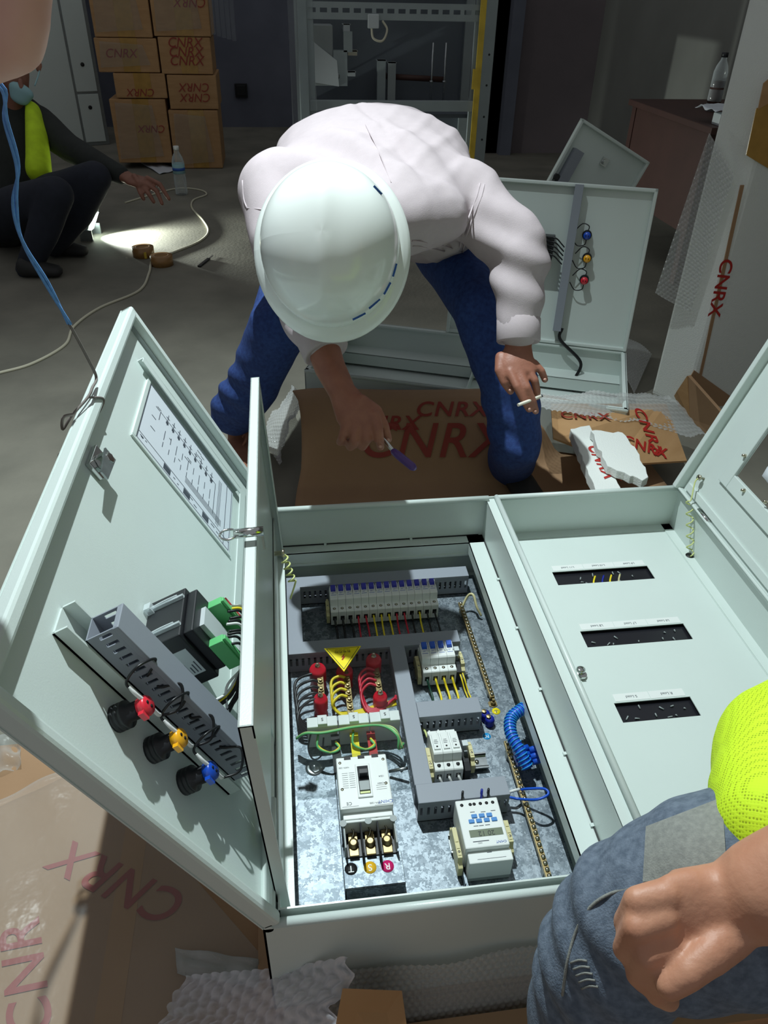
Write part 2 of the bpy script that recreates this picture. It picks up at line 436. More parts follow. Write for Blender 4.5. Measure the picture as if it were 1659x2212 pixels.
# door-stop frame of the left bay
zf = .152
fw = .03
g = MB()
xa, xb, ya, yb = XL+t, XD0, YN+.006, YF-t
g.box((xa, yb-fw, zf-.002), (xb, yb, zf)).box((xa, yb-fw, zf-.034), (xb, yb-fw+.002, zf)).box((xa, yb-fw-.004, zf-.036), (xb, yb-fw, zf-.030))
g.box((xb-fw-.01, ya, zf-.002), (xb, yb, zf)).box((xb-fw-.01, ya, zf-.03), (xb-fw-.008, yb-fw, zf))
g.box((xa, ya, zf-.002), (xa+fw, yb, zf)).box((xa+fw-.002, ya, zf-.03), (xa+fw, yb-fw, zf))
g.box((xa, ya, zf-.002), (xb, ya+fw, zf))
g.obj('stop_frame', 'paint', cab)
g = MB()
for y in (1.28, 1.12, .95, .80, .66): MB().box((xb-.0065, y, zf), (xb-.0005, y+.006, zf+.004)).obj('weld_tab', 'paint', cab)
for x in (.06, .27): MB().box((x, yb-.006, zf), (x+.006, yb-.0005, zf+.004)).obj('weld_tab', 'paint', cab)
MB().box((XD0-.0025, YN+.05, zf+.0005), (XD0-.0006, YF-.02, zf+.003)).box((xa+.03, YF-t-.0022, zf+.0005), (XD0-.01, YF-t-.0006, zf+.003)).obj('gasket', 'black', cab)
# mounting plate
MB().box((-.05, .56, Z0+.006), (.432, 1.425, ZP)).obj('mounting_plate', 'galv', cab)
MB().box((-.06, .53, Z0+.003), (.45, 1.45, Z0+.007)).obj('back_liner', 'paint', cab)
# cover panel of the right bay, with three cut-outs
zc = .147
slots = []
for q in (((388, 642), (948, 605), (995, 680), (425, 720)), ((553, 990), (1162, 945), (1218, 1037), (597, 1085)), ((752, 1413), (1200, 1375), (1266, 1487), (806, 1528))):
    P = [PZ(*c5(*p), zc) for p in q]
    slots.append((np.mean([P[0][0], P[3][0]]), np.mean([P[1][0], P[2][0]]), np.mean([P[2][1], P[3][1]]), np.mean([P[0][1], P[1][1]])))
slots.sort(key=lambda s: s[2])
x0, x1, y0, y1 = XD1, XR-t-.022, YN+.03, YF-t-.022
g = MB(); ycur = y0
for (a, c_, e, h) in slots:
    g.box((x0, ycur, zc-.002), (x1, e, zc)).box((x0, e, zc-.002), (a, h, zc)).box((c_, e, zc-.002), (x1, h, zc)); ycur = h
g.box((x0, ycur, zc-.002), (x1, y1, zc))
pan = g.obj('cover_panel', 'paint', cab)
MB().box((x0, y1-.001, zc-.004), (XR-t, YF-t, zc+.003)).box((x1-.001, y0, zc-.004), (XR-t, YF-t, zc+.003)).obj('cover_frame', 'paint', cab)
MB().box((x0, y1-.0022, zc), (x1, y1-.0008, zc+.0012)).box((x1-.0022, y0, zc), (x1-.0008, y1, zc+.0012)).obj('cover_gap', 'paint', cab)
TXT = (('L11 Load', 'L10 Load', 'L9 Load'), ('L8 Load', 'L7 Load', 'L6 Load'), ('S Load', 'R Load'))
for si, (a, c_, e, h) in enumerate(slots[::-1]):
    MB().box((a-.01, e-.01, zc-.012), (c_+.01, h+.01, zc-.008)).obj('blanking_plate', 'dark_slot', cab, label='black blanking plate behind a cut-out')
    rr = random.Random(si+3); g = MB()
    for k in range(9):
        px, py = rr.uniform(a+.01, c_-.01), rr.uniform(e+.004, h-.012)
        an = rr.uniform(0, 3.1); l = rr.uniform(.003, .010); dx, dy = l*math.cos(an), l*math.sin(an)
        g.cyl((px, py, zc-.0066), (px+dx, py+dy, zc-.005), .0014, n=6)
    o = g.obj('wire_scrap', 'grey_plastic', cab); o['kind'] = 'stuff'
    n = 3 if si < 2 else 2; wdt = (c_-a)*(.97 if n == 3 else .93)
    for k in range(n):
        xs = a+.004+k*wdt/n
        lb = MB().box((xs+.0006, h+.003, zc), (xs+wdt/n-.0006, h+.021, zc+.0006)).obj('circuit_label', 'white_plastic', cab)
        text_mesh(TXT[si][k], .0085, Fr((xs+wdt/n/2, h+.012, zc+.0009), (-1, 0, 0), (0, -1, 0)), 'ink', 'printed_text', lb)
# yellow lugs peeping in the first slot
a, c_, e, h = slots[-1]
for f_, m_ in ((.36, 'yellow_wire'), (.53, 'yellow_wire'), (.45, 'navy_wire'), (.62, 'beige')):
    x_ = a+(c_-a)*f_
    MB().tube([(x_, e-.004, zc-.007), (x_+.006, e+.012, zc-.006), (x_+.016, e+.03, zc-.007)], .0022, n=6).obj('wire_end', m_, cab)
# latch of the cover panel
p = PZ(*c5(558, 1255), zc)
L_ = MB().cyl((p[0], p[1], zc), (p[0], p[1], zc+.006), .011, n=18).obj('panel_latch', 'chrome', cab)
MB().lathe((p[0], p[1]+.006, zc+.006), (0, 0, 1), [(.009, 0), (.009, .008), (.006, .010), (0, .010)], n=16).box((p[0]-.004, p[1]-.012, zc+.006), (p[0]+.004, p[1]+.006, zc+.010)).obj('latch_tongue', 'chrome', L_)
# grommet hole + coiled earth lead of the right door
p = PZ(1490, 1200, zc+.003)
MB().lathe((p[0], p[1], zc+.003), (0, 0, 1), [(.010, 0), (.010, .0006), (0, .0006)], n=18).obj('grommet_hole', 'black', cab)
hol = p
def coil(p0, p1, r, turns, lead=None, sag=V3(0, 0, 0)):
    p0, p1 = V3(*p0), V3(*p1); t_, u, w = basis(p1-p0); pts = []
    for i in range(turns*8+1):
        k = i/(turns*8); a_ = 2*math.pi*i/8
        pts.append(p0+(p1-p0)*k+sag*4*k*(1-k)+r*(math.cos(a_)*u+math.sin(a_)*w))
    return pts
# ---- right outer door: opened upright, leaning out
hR = V3(XR-.004, 0, .262); dR = nrm((.119, 0, .352)); nR = V3(-dR[2], 0, dR[0])
FD = Fr(hR, dR, (0, 1, 0), nR)     # s along the door width, y, height over its inner face
def PR(u, v, h=0):
    r = ray(u, v); tt = (h-(CAM-hR).dot(nR))/r.dot(nR); q = CAM+tt*r; return (q-hR).dot(dR), q[1]
wa = PR(1592, 1028); wb = PR(1659, 1120); wc = PR(1659, 880)
sw0, yw1 = wa
SW = .46; yw0 = .62; sw1 = SW-.05
dr = MB(FD)
for q in (((.0, YN, -.002), (SW, yw0, 0)), ((0, yw1, -.002), (SW, YF, 0)), ((0, yw0, -.002), (sw0, yw1, 0)), ((sw1, yw0, -.002), (SW, yw1, 0))): dr.box(*q)
rd = dr.obj('outer_door', 'paint', cab, label='right outer door with a window opening')
g = MB(FD).box((SW-.016, YN, -.002), (SW, YF, .022)).box((0, YF-.016, -.002), (SW, YF, .022)).box((0, YN, -.002), (SW, YN+.016, .022)).box((0, YN, -.002), (.006, YF, .014))
g.obj('door_lip', 'paint', rd, bevel=.004)
g = MB(FD); e = .035
g.box((sw0-e, yw1, 0), (sw1+e, yw1+e, .008)).box((sw0-e, yw0-e, 0), (sw1+e, yw0, .008)).box((sw0-e, yw0, 0), (sw0, yw1, .008)).box((sw1, yw0, 0), (sw1+e, yw1, .008))
g.obj('window_frame', 'paint', rd, bevel=.002)
MB(FD).box((.012, YN+.03, 0), (.030, YF-.03, .006)).box((SW-.05, YN+.03, 0), (SW-.03, YF-.03, .006)).obj('stiffener', 'paint', rd, bevel=.001)
for (u, v) in ((1610, 985), (1608, 1060), (1656, 1085)):
    s_, y_ = PR(u, v, .008); MB(FD).lathe((s_, y_, .008), (0, 0, 1), [(.0045, 0), (.0045, .001), (.0028, .008), (0, .008)], n=8).obj('window_stud', 'nickel', rd)
s_, y_ = PR(1512, 1032, .012)
MB(FD).lathe((s_, y_, 0), (0, 0, 1), [(.003, 0), (.003, .012), (.007, .012), (.007, .017), (0, .017)], n=8).obj('earth_stud', 'nickel', rd)
stud = FD(s_, y_, .014)
cl = coil(V3(hol[0], hol[1], zc+.006), FD(.012, y_-.02, .02), .008, 5)
MB().tube([hol+V3(0, 0, -.005)]+cl+[stud+V3(-.01, -.004, -.01), stud], .0017, n=6, sub=3).obj('earth_lead', 'lime_wire', cab, label='coiled yellow-green earth lead')
MB(FD).cyl((.004, 1.30, .006), (.004, 1.35, .006), .006, n=10).obj('hinge', 'chrome', rd)
# sheet of crumpled paper behind the door window: a thing of its own
pp = [FD(sw0+.03, yw1-.035, -.012), FD(sw0+.0, yw1-.22, -.010), FD(sw0+.25, yw1-.25, -.02), FD(sw0+.3, yw1-.06, -.02)]
def papf(u, v):
    p_ = (pp[0]*(1-u)+pp[1]*u)*(1-v)+(pp[3]*(1-u)+pp[2]*u)*v
    return p_+nR*-.008*(1.6+math.sin(9*u+2*v)+math.sin(7*v-3*u)*.8)+V3(0, .012*math.sin(13*v)*(1-u), 0)
tag(MB().grid(papf, 14, 14).obj('foam_sheet', 'sheet_white', thick=.002), 'crumpled white sheet hanging behind the window of the right cabinet door', 'sheet')
# ---- left outer door
hL = V3(XL+.003, 0, .262); dL = nrm((-.239, 0, .481)); nL = V3(dL[2], 0, -dL[0])
FL = Fr(hL, dL, (0, 1, 0), nL)
if np.dot(FL.z, nL) < 0: pass
FL.z = nL
SLW = .540
def PL(u, v, h=0):
    r = ray(u, v); tt = (h-(CAM-hL).dot(nL))/r.dot(nL); q = CAM+tt*r; return (q-hL).dot(dL), q[1]
ld = MB(FL).box((0, YN, -.002), (SLW, YF, 0)).obj('outer_door', 'paint', cab, label='left outer door tied open')
g = MB(FL).box((SLW-.020, YN, -.002), (SLW, YF, .024)).box((0, YF-.018, -.002), (SLW, YF, .024)).box((0, YN, -.002), (SLW, YN+.018, .024)).box((0, YN, -.002), (.012, YF, .018))
g.obj('door_lip', 'paint', ld, bevel=.005)
MB(FL).box((SLW-.0235, YN+.018, 0), (SLW-.0202, YF-.02, .012)).box((.02, YF-.0215, 0), (SLW-.022, YF-.0182, .008)).obj('gasket', 'grey_plastic', ld)
g = MB(FL).box((.128, 1.368, 0), (.468, 1.372, .014)).box((.128, 1.352, .012), (.468, 1.372, .014)); g.obj('stiffener', 'paint', ld)
MB(FL).box((.105, .70, 0), (.109, 1.37, .014)).box((.105, .70, .012), (.128, 1.37, .014)).obj('stiffener', 'paint', ld)
MB(FL).box((.10, .648, 0), (.462, .651, .02)).box((.10, .690, 0), (.462, .693, .02)).box((.10, .648, .0), (.462, .693, .003)).obj('stiffener', 'paint', ld)
MB(FL).box((.428, 1.14, 0), (.436, 1.352, .004)).box((.135, 1.136, 0), (.436, 1.142, .004)).obj('document_rail', 'paint', ld)
# wiring diagram
ds = MB(FL).box((.138, 1.145, .001), (.428, 1.350, .002)).obj('wiring_diagram', 'paper', ld, label='printed wiring diagram sheet')
g = MB(FL); hh = .0024
def ln(s0, y0_, s1, y1_, w=.0006):
    if abs(s1-s0) < abs(y1_-y0_): g.box((s0-w, y0_, .002), (s0+w, y1_, hh))
    else: g.box((s0, y0_-w, .002), (s1, y0_+w, hh))
for a_, b_ in (((.142, 1.149), (.424, 1.149)), ((.142, 1.346), (.424, 1.346)), ((.142, 1.149), (.142, 1.346)), ((.424, 1.149), (.424, 1.346)), ((.160, 1.149), (.160, 1.346)), ((.142, 1.172), (.424, 1.172))): ln(*a_, *b_)
ln(.20, 1.300, .385, 1.300); ln(.20, 1.300, .20, 1.20); ln(.385, 1.27, .385, 1.30)
rr = random.Random(2)
for k in range(9):
    s_ = .215+k*.0185; ln(s_, 1.285, s_, 1.322); ln(s_-.005, 1.310, s_+.005, 1.310, .001); ln(s_, 1.23+.01*(k % 2), s_, 1.262); g.box((s_-.0035, 1.288, .002), (s_+.0035, 1.297, hh))
    ln(s_, 1.205, s_, 1.222)
for k in range(5): ln(.172, 1.19+.004*k, .29, 1.19+.004*k, .0004)
for k in range(3): ln(.18+k*.004, 1.18, .18+k*.004, 1.33, .0004)
for k in range(26):
    s_, y_ = rr.uniform(.17, .41), rr.uniform(1.155, 1.165) if k < 12 else rr.uniform(1.18, 1.335); w_ = rr.uniform(.004, .014); g.box((s_, y_, .002), (s_+w_, y_+.0018, hh))
for k in range(3): g.box((.21+k*.06, 1.153, .002), (.23+k*.06, 1.170, hh-.0002))
g.obj('drawing_lines', 'ink', ds)['kind'] = 'stuff'
# latch (inside) and knob (outside)
s_, y_ = PL(205, 1005, .0)
la = MB(FL).box((s_-.016, y_-.022, 0), (s_+.016, y_+.03, .008)).lathe((s_, y_, .008), (0, 0, 1), [(.012, 0), (.012, .014), (.009, .014), (.009, .020), (0, .020)], n=6, smooth=False).obj('cam_latch', 'chrome', ld, bevel=.002)
MB(FL).hexa([(s_-.006, y_-.052, .026), (s_+.008, y_-.052, .026), (s_+.012, y_+.012, .022), (s_-.012, y_+.012, .022)], [(s_-.006, y_-.052, .029), (s_+.008, y_-.052, .029), (s_+.012, y_+.012, .025), (s_-.012, y_+.012, .025)]).obj('latch_cam', 'zinc', la)
MB(FL).lathe((s_+.03, y_+.0, -.002), (0, 0, -1), [(.010, 0), (.010, .03), (.007, .034), (0, .034)], n=14).obj('door_knob', 'chrome', ld)
# hinge at the near end
s_, y_ = PL(*[x for x in (572, 1850)], .02)
MB(FL).cyl((.016, .60, .022), (.016, .68, .022), .005, n=12).box((.004, .61, .016), (.03, .67, .020)).obj('hinge', 'paint', ld)
MB(FL).cyl((.02, .592, .022), (.02, .604, .022), .006, n=12).obj('hinge_pin', 'chrome', ld)
# ---- inner door of the left bay, standing upright
hI = V3(-.036, 0, .153); dI = nrm((-.024, 0, .46)); FI = Fr(hI, dI, (0, 1, 0)); FI.z = V3(dI[2], 0, -dI[0])
SI = .463; ya, yb = .547, 1.42
# slot cut-out as on the other bay
sa, sb, y0s, y1s = .10, .17, .60, .80
g = MB(FI).box((0, ya, -.017), (sa, yb, -.015)).box((sb, ya, -.017), (SI, yb, -.015)).box((sa, ya, -.017), (sb, y0s, -.015)).box((sa, y1s, -.017), (sb, yb, -.015))
idr = g.obj('inner_door', 'paint', cab, label='upright inner door of the left bay')
MB(FI).box((SI-.002, ya, -.017), (SI, yb, 0)).box((0, ya, -.017), (SI, ya+.002, 0)).box((0, yb-.002, -.017), (SI, yb, 0)).box((0, ya, -.017), (.002, yb, 0)).box((SI-.022, ya, -.002), (SI, yb, 0)).box((0, yb-.02, -.002), (SI, yb, 0)).obj('door_flange', 'paint', idr)
p = PX(560, 1148, -.055); s_ = (p-hI).dot(dI); y_ = p[1]
rg = MB(FI).cyl((s_, y_, -.03), (s_, y_, .012), .007, n=12).box((s_-.03, y_-.004, .008), (s_+.004, y_+.004, .011)).obj('ring_latch', 'chrome', idr)
MB(FI).tube([(s_, y_+.012*math.cos(a_), -.026-.012+.012*math.sin(a_)) for a_ in np.linspace(0, 6.28, 13)], .0018, n=6, sub=3).obj('pull_ring', 'chrome', rg)
p = PX(608, 1195, -.03)
MB().lathe(p+V3(-.012, 0, 0), (1, 0, 0), [(.004, 0), (.004, .012), (.007, .012), (.007, .017), (0, .017)], n=8).obj('earth_stud', 'nickel', idr)
MB().tube([p+V3(0, 0, 0)]+coil(p+V3(.004, -.003, -.008), p+V3(.016, -.02, -.05), .006, 4)+[p+V3(.01, -.02, -.085)], .0017, n=6, sub=3).obj('earth_lead', 'lime_wire', cab, label='coiled yellow-green earth lead')
# ---- brown string tied to the outer door, running up out of the picture
kn = FL(*PL(190, 858, .026), .026)
e0 = FL(SLW+.004, PL(165, 870, .02)[1], .0)
st = thing('tie_string', 'blue twisted string tied around the edge of the left door', 'string', tuple(e0))
pth = [V3(-.585, .862, 1.055), D(-120, 160, .80), D(0, 185, .82), D(12, 260, .84), D(38, 360, .87), D(32, 440, .90), D(48, 520, .94), D(100, 610, 1.0), D(150, 700, 1.06)]
for k in range(2):
    off = [V3(.0022*math.cos(i*1.9+k*3.14), .0022*math.sin(i*1.9+k*3.14), 0) for i in range(len(pth))]
    MB().tube([p_+o_ for p_, o_ in zip(pth, off)], .0021, n=6, sub=6).obj('strand', 'rope_blue', st)
MB().tube([pth[-1], D(190, 775, 1.12), D(208, 815, 1.16), kn+V3(.004, .02, .006), kn, e0+V3(.0, 0, .004), e0+V3(-.014, -.01, -.012), e0+V3(-.006, -.02, .012), e0+V3(.004, -.004, .008)], .0022, n=6).obj('tail', 'rope_grey', st)
MB().tube([kn, FL(*PL(196, 880, .0), .024), FL(*PL(188, 930, 0), .004)], .0019, n=6).obj('tail', 'rope_grey', st)
# ================================================================ wiring ducts on the mounting plate
ZT = ZP+.055
def duct(label, x0, x1, y0, y1, axis, z0=ZP, z1=ZT, fr=ID, name='wiring_duct', cover=None, cut0=0, cut1=0, lid='duct'):
    """slotted trunking; axis 0 runs along x, 1 along y. cut0/cut1: mitre at the ends (signed run-back of the second edge)"""
    mid = fr((x0+x1)/2, (y0+y1)/2, z0)
    t_ = thing(name, label, 'wiring duct', tuple(mid))
    g = MB(fr); w = .0018
    if axis == 0: a0, a1 = x0, x1
    else: a0, a1 = y0, y1
    def bx(u0, v0, c0, u1, v1, c1_):
        g.box((u0, v0, c0), (u1, v1, c1_)) if axis == 0 else g.box((v0, u0, c0), (v1, u1, c1_))
    v0, v1 = (y0, y1) if axis == 0 else (x0, x1)
    bx(a0, v0, z0, a1, v1, z0+w)
    h = z1-z0
    for vv in (v0, v1-w):
        bx(a0, vv, z0, a1, vv+w, z0+.34*h); bx(a0, vv, z1-.26*h, a1, vv+w, z1-.001)
        n = int((a1-a0)/.0125)
        for k in range(n+1):
            u = a0+k*(a1-a0)/max(n, 1)-.0038
            bx(max(u, a0), vv, z0+.34*h, min(u+.0076, a1), vv+w, z1-.26*h)
    g.obj('trunk', 'duct', t_)
    g = MB(fr); e = .0012
    if axis == 0: P = [(x0, y0-e), (x1, y0-e), (x1+cut1, y1+e), (x0+cut0, y1+e)]
    else: P = [(x0-e, y0), (x1+e, y0+cut0), (x1+e, y1+cut1), (x0-e, y1)]
    g.hexa([(p[0], p[1], z1-.006) for p in P], [(p[0], p[1], z1+.002) for p in P])
    g.obj('cover', lid, t_, bevel=.001)
    return t_
Z = ZT+.002
A = PZ(620, 1262, Z); Bx = PZ(1015, 1236, Z); wd = .033
yt = A[1]
xl = PZ(621, 1300, Z)[0]-.004
ym0 = PZ(*c1(85, 640), Z)[1]; ym1 = ym0+wd
xc0 = PZ(*c1(805, 590), Z)[0]; xc1 = PZ(*c1(905, 590), Z)[0]
yb0 = PZ(*c2(775, 402), Z)[1]; yb1 = yb0+.036
duct('long grey slotted duct across the far end of the plate', xl, PZ(1012, 1240, Z)[0], yt-.012, yt+.022, 0)
duct('short grey slotted duct joining the two long ducts beside the inner door', xl, xl+.033, ym1, yt-.012, 1, cut0=.0)
duct('grey slotted duct running under the row of fourteen breakers', xl, PZ(*c1(1290, 480), Z)[0], ym0, ym1, 0)
duct('grey slotted duct running lengthwise through the middle of the plate', xc0, xc1, yb1, ym0, 1)
p0 = PZ(*c1(1000, 1105), Z); p1_ = PZ(*c1(1465, 1050), Z)
duct('grey slotted duct between the four-pole and three-pole breaker groups', xc1+.0015, p1_[0], p1_[1], p1_[1]+.036, 0)
duct('grey slotted duct with mitred corner above the digital timer', xc0, PZ(*c2(1300, 340), Z)[0], yb0, yb1, 0)

# ================================================================ modular breakers
def rail(label, x0, x1, y):
    t_ = thing('din_rail', label, 'rail', ((x0+x1)/2, y, ZP))
    MB().box((x0, y-.0125, ZP+.004), (x1, y+.0125, ZP+.006)).box((x0, y-.0175, ZP+.010), (x1, y-.0125, ZP+.012)).box((x0, y+.0125, ZP+.010), (x1, y+.0175, ZP+.012)).box((x0, y-.014, ZP+.004), (x1, y-.0125, ZP+.012)).box((x0, y+.0125, ZP+.004), (x1, y+.014, ZP+.012)).obj('channel', 'zinc', t_)
    for x in (x0+.02, x1-.02): MB().lathe((x, y, ZP), (0, 0, 1), [(.004, 0), (.004, .009), (0, .010)], n=8).obj('rail_bolt', 'nickel', t_)
    return t_
MW = .0178
def mcb_proto(name, label, group, toggle, body='white_plastic'):
    t_ = thing(name, label, 'breaker', (0, 0, 0), group, local=True)
    w = MW/2-.0002
    prof = [(0, .008), (0, .046), (.002, .048), (.019, .048), (.021, .066), (.024, .0685), (.060, .0685), (.062, .066), (.062, .048), (.078, .046), (.080, .044), (.080, .008)]
    MB().prism([(w, y, z) for y, z in prof], (-2*w, 0, 0)).obj('body', body, t_, bevel=.0004)
    tg = MB().prism([(.0055, y, z) for y, z in [(.046, .068), (.047, .076), (.058, .079), (.0605, .068)]], (-.011, 0, 0)).obj('toggle', toggle, t_, bevel=.0008)
    MB().box((-.0075, .038, .0685), (-.0058, .0605, .0725)).box((.0058, .038, .0685), (.0075, .0605, .0725)).obj('toggle_cheeks', body, t_)
    MB().box((-.0062, .0335, .0685), (.0062, .0345, .0688)).box((-.004, .039, .0685), (.001, .0396, .0688)).box((-.003, .0415, .0685), (.003, .0420, .0688)).obj('printed_mark', 'label_blue', t_)
    MB().lathe((0, .0105, .0478), (0, 0, 1), [(.0036, 0), (.0036, .0004), (0, .0004)], n=12).obj('painted_screw_hole', 'ink_hole_black', t_)  # dark disc on the surface, recess shade put into its colour
    MB().lathe((0, .0105, .0483), (0, 0, 1), [(.0026, 0), (.0024, .0006), (0, .0006)], n=10).obj('terminal_screw', 'nickel', t_)
    MB().box((-.0045, -.0004, .022), (.0045, .0008, .034)).obj('painted_wire_entry', 'ink_hole_black', t_)  # wire opening drawn as a dark patch, its inner shade coloured on
    return t_
ORD = 'first second third fourth fifth sixth seventh eighth ninth tenth eleventh twelfth thirteenth fourteenth'.split()
def place_row(proto, u0, v0, u1, v1, n, first, lab):
    zs = ZP+.048
    a = PZ(u0, v0, zs); b_ = PZ(u1, v1, zs); y = (a[1]+b_[1])/2; xm = (a[0]+b_[0])/2; out = []
    for k in range(n):
        x = xm+(k-(n-1)/2)*MW
        o = proto if (k == 0 and first) else dup(proto, (x, y, ZP+.0))
        o.location = (x, y, ZP); out.append((x, y))
        o['label'] = lab.format(ORD[k])
    return out
pr = mcb_proto('miniature_breaker', 'slim white breaker with dark blue toggle in the long row of fourteen', 'breakers in the long row of fourteen', 'navy_toggle')
ROW14 = place_row(pr, *c1(385, 338), *c1(1150, 285), 14, True, 'slim white breaker, {} from the beige end clamp in the row of fourteen')
pr = mcb_proto('miniature_breaker', 'slim white breaker with bright blue toggle in the group of four', 'breakers in the group of four', 'blue_toggle')
ROW4 = place_row(pr, *c1(1040, 775), *c1(1288, 752), 4, True, 'white breaker with bright blue toggle, {} of four counted from the middle duct')
def fuse_proto():
    t_ = thing('fuse_holder', 'white fuse-switch disconnector pole beside the middle duct', 'fuse holder', (0, 0, 0), 'three white disconnector poles', local=True)
    w = MW/2-.0002
    prof = [(0, .008), (0, .040), (.002, .042), (.018, .046), (.021, .062), (.024, .064), (.074, .056), (.076, .046), (.088, .044), (.088, .008)]
    MB().prism([(w, y, z) for y, z in prof], (-2*w, 0, 0)).obj('body', 'white_plastic', t_, bevel=.0004)
    MB().hexa([(-.006, .030, .0625), (.006, .030, .0625), (.006, .068, .0565), (-.006, .068, .0565)], [(-.006, .030, .066), (.006, .030, .066), (.006, .070, .0600), (-.006, .070, .0600)]).obj('fuse_drawer', 'white_plastic', t_, bevel=.0008)
    MB().box((-.004, .044, .0638), (.003, .0445, .0646)).box((-.004, .048, .0632), (.004, .0485, .0640)).box((-.003, .052, .0626), (.003, .0525, .0634)).obj('printed_mark', 'ink', t_)
    MB().lathe((0, .010, .0435), (0, 0, 1), [(.0035, 0), (.0035, .0012), (0, .0012)], n=12).obj('painted_screw_hole', 'ink_hole_black', t_)  # black disc carries the painted shade of the screw recess
    MB().lathe((0, .036, .0645), (0, 0, 1), [(.0018, 0), (.0018, .0014), (0, .0014)], n=8).obj('indicator', 'ink_hole_black', t_)
    MB().box((-.004, -.0004, .018), (.004, .0008, .030)).obj('painted_wire_entry', 'ink_hole_black', t_)  # flat plate coloured black as the shaded mouth of the terminal
    return t_
pr = fuse_proto()
ROW3 = place_row(pr, *c2(885, 215), *c2(1040, 192), 3, True, 'white fuse disconnector pole, {} of three counted from the middle duct')
rail('zinc mounting rail under the long row of fourteen breakers', ROW14[0][0]-.02, ROW14[-1][0]+.014, ROW14[0][1]+.036)
rail('zinc mounting rail under the group of four breakers', ROW4[0][0]-.02, ROW4[-1][0]+.04, ROW4[0][1]+.036)
rail('zinc mounting rail under the three disconnector poles', ROW3[0][0]-.02, ROW3[-1][0]+.065, ROW3[0][1]+.036)
def endstop(label, x, y, l=.05, h=.042):
    t_ = thing('end_clamp', label, 'clamp', (x, y, ZP))
    prof = [(0, .008), (0, .030), (.008, .034), (.010, h), (l-.010, h), (l-.008, .034), (l, .030), (l, .008)]
    MB().prism([(x+.004, y+a_, ZP+b_) for a_, b_ in prof], (-.008, 0, 0)).obj('clamp_body', 'beige', t_, bevel=.0006)
    for q in (.014, .026, .038): MB().box((x-.0026, y+q, ZP+h-.002), (x+.0026, y+q+.006, ZP+h+.0012)).obj('marker_slot', 'beige', t_)
    MB().lathe((x, y+.02, ZP+h), (0, 0, 1), [(.0022, 0), (.0022, .0016), (0, .0016)], n=8).obj('clamp_screw', 'nickel', t_)
endstop('beige end clamp at the short-duct end of the fourteen breakers', ROW14[0][0]-.0145, ROW14[0][1]+.006)
endstop('beige end clamp between middle duct and the four blue-toggle breakers', ROW4[0][0]-.0145, ROW4[0][1]+.004, .06)
endstop('beige end clamp beyond the slim relay beside four blue-toggle breakers', ROW4[-1][0]+.027, ROW4[0][1]+.012, .05)
endstop('beige end clamp between middle duct and the three disconnector poles', ROW3[0][0]-.0145, ROW3[0][1]-.004, .066)
endstop('beige end clamp beyond the slim relay beside the disconnector poles', ROW3[-1][0]+.031, ROW3[0][1]+.012, .05)
def relay(label, x, y):
    t_ = thing('slim_relay', label, 'relay', (x, y, ZP))
    MB().prism([(x+.0055, y+a_, ZP+b_) for a_, b_ in [(0, .008), (0, .036), (.016, .042), (.066, .042), (.07, .03), (.07, .008)]], (-.011, 0, 0)).obj('socket', 'black_plastic', t_, bevel=.0006)
    MB().box((x-.005, y+.024, ZP+.041), (x+.005, y+.056, ZP+.064)).obj('relay_case', 'acrylic', t_)
    MB().box((x-.003, y+.028, ZP+.042), (x+.003, y+.048, ZP+.056)).obj('relay_coil', 'zinc', t_)
    MB().box((x-.0052, y+.034, ZP+.064), (x+.0052, y+.046, ZP+.066)).obj('relay_label', 'lightgrey', t_)
relay('slim black relay with clear case beside the four blue-toggle breakers', ROW4[-1][0]+.0155, ROW4[0][1]+.004)
relay('slim black relay with clear case beside the disconnector poles', ROW3[-1][0]+.0175, ROW3[0][1]-.002)

# ---- wires of the breaker rows
WN = {'black_wire': 'black', 'red_wire': 'red', 'yellow_wire': 'yellow', 'darkgreen_wire': 'dark green', 'white_wire': 'white'}
def wire(name, label, pts, r, m, group=None, n=7, cat='wire', lug=None):
    o = MB().tube(pts, r, n=n).obj(name, m); tag(o, label, cat, group)
    return o
seq = ['black_wire']*3+['red_wire']*2+['yellow_wire']*3+['red_wire']*2+['black_wire', 'yellow_wire', 'black_wire', 'black_wire']
for k, ((x, y), m_) in enumerate(zip(ROW14, seq)):
    r_ = .0027 if k < 3 else .0021; dx = random.uniform(.001, .006)
    wire('breaker_wire', f'{WN[m_]} wire dropping into the duct from the {ORD[k]} of the fourteen breakers', [(x, y+.004, ZP+.028), (x, y-.006, ZP+.028), (x+dx*.4, y-.014, ZP+.020), (x+dx, y-.026, ZP+.012), (x+dx, ym1-.004, ZP+.014)], r_, m_, f'{WN[m_]} wires of the fourteen breakers')
for k, ((x, y), m_) in enumerate(zip(ROW4, ['darkgreen_wire', 'yellow_wire', 'yellow_wire', 'yellow_wire'])):
    wire('breaker_wire', f'{WN[m_]} wire dropping from the {ORD[k]} of the four blue-toggle breakers', [(x, y+.004, ZP+.030), (x, y-.006, ZP+.028), (x+.003, y-.016, ZP+.018), (x+.006, y-.034, ZP+.012), (x+.005, y-.055, ZP+.012)], .0025, m_, f'{WN[m_]} wires of the four breakers')
x, y = ROW4[-1][0]+.0175, ROW4[-1][1]
for k, m_ in enumerate(('yellow_wire', 'black_wire', 'yellow_wire')):
    wire('relay_wire', f'{WN[m_]} thin wire bending down from the slim relay', [(x+k*.003, y+.006, ZP+.030), (x+.002+k*.003, y-.010, ZP+.026), (x+.006+k*.003, y-.028, ZP+.012), (x+.010+k*.003, y-.055, ZP+.010)], .0016, m_, 'thin relay wires')
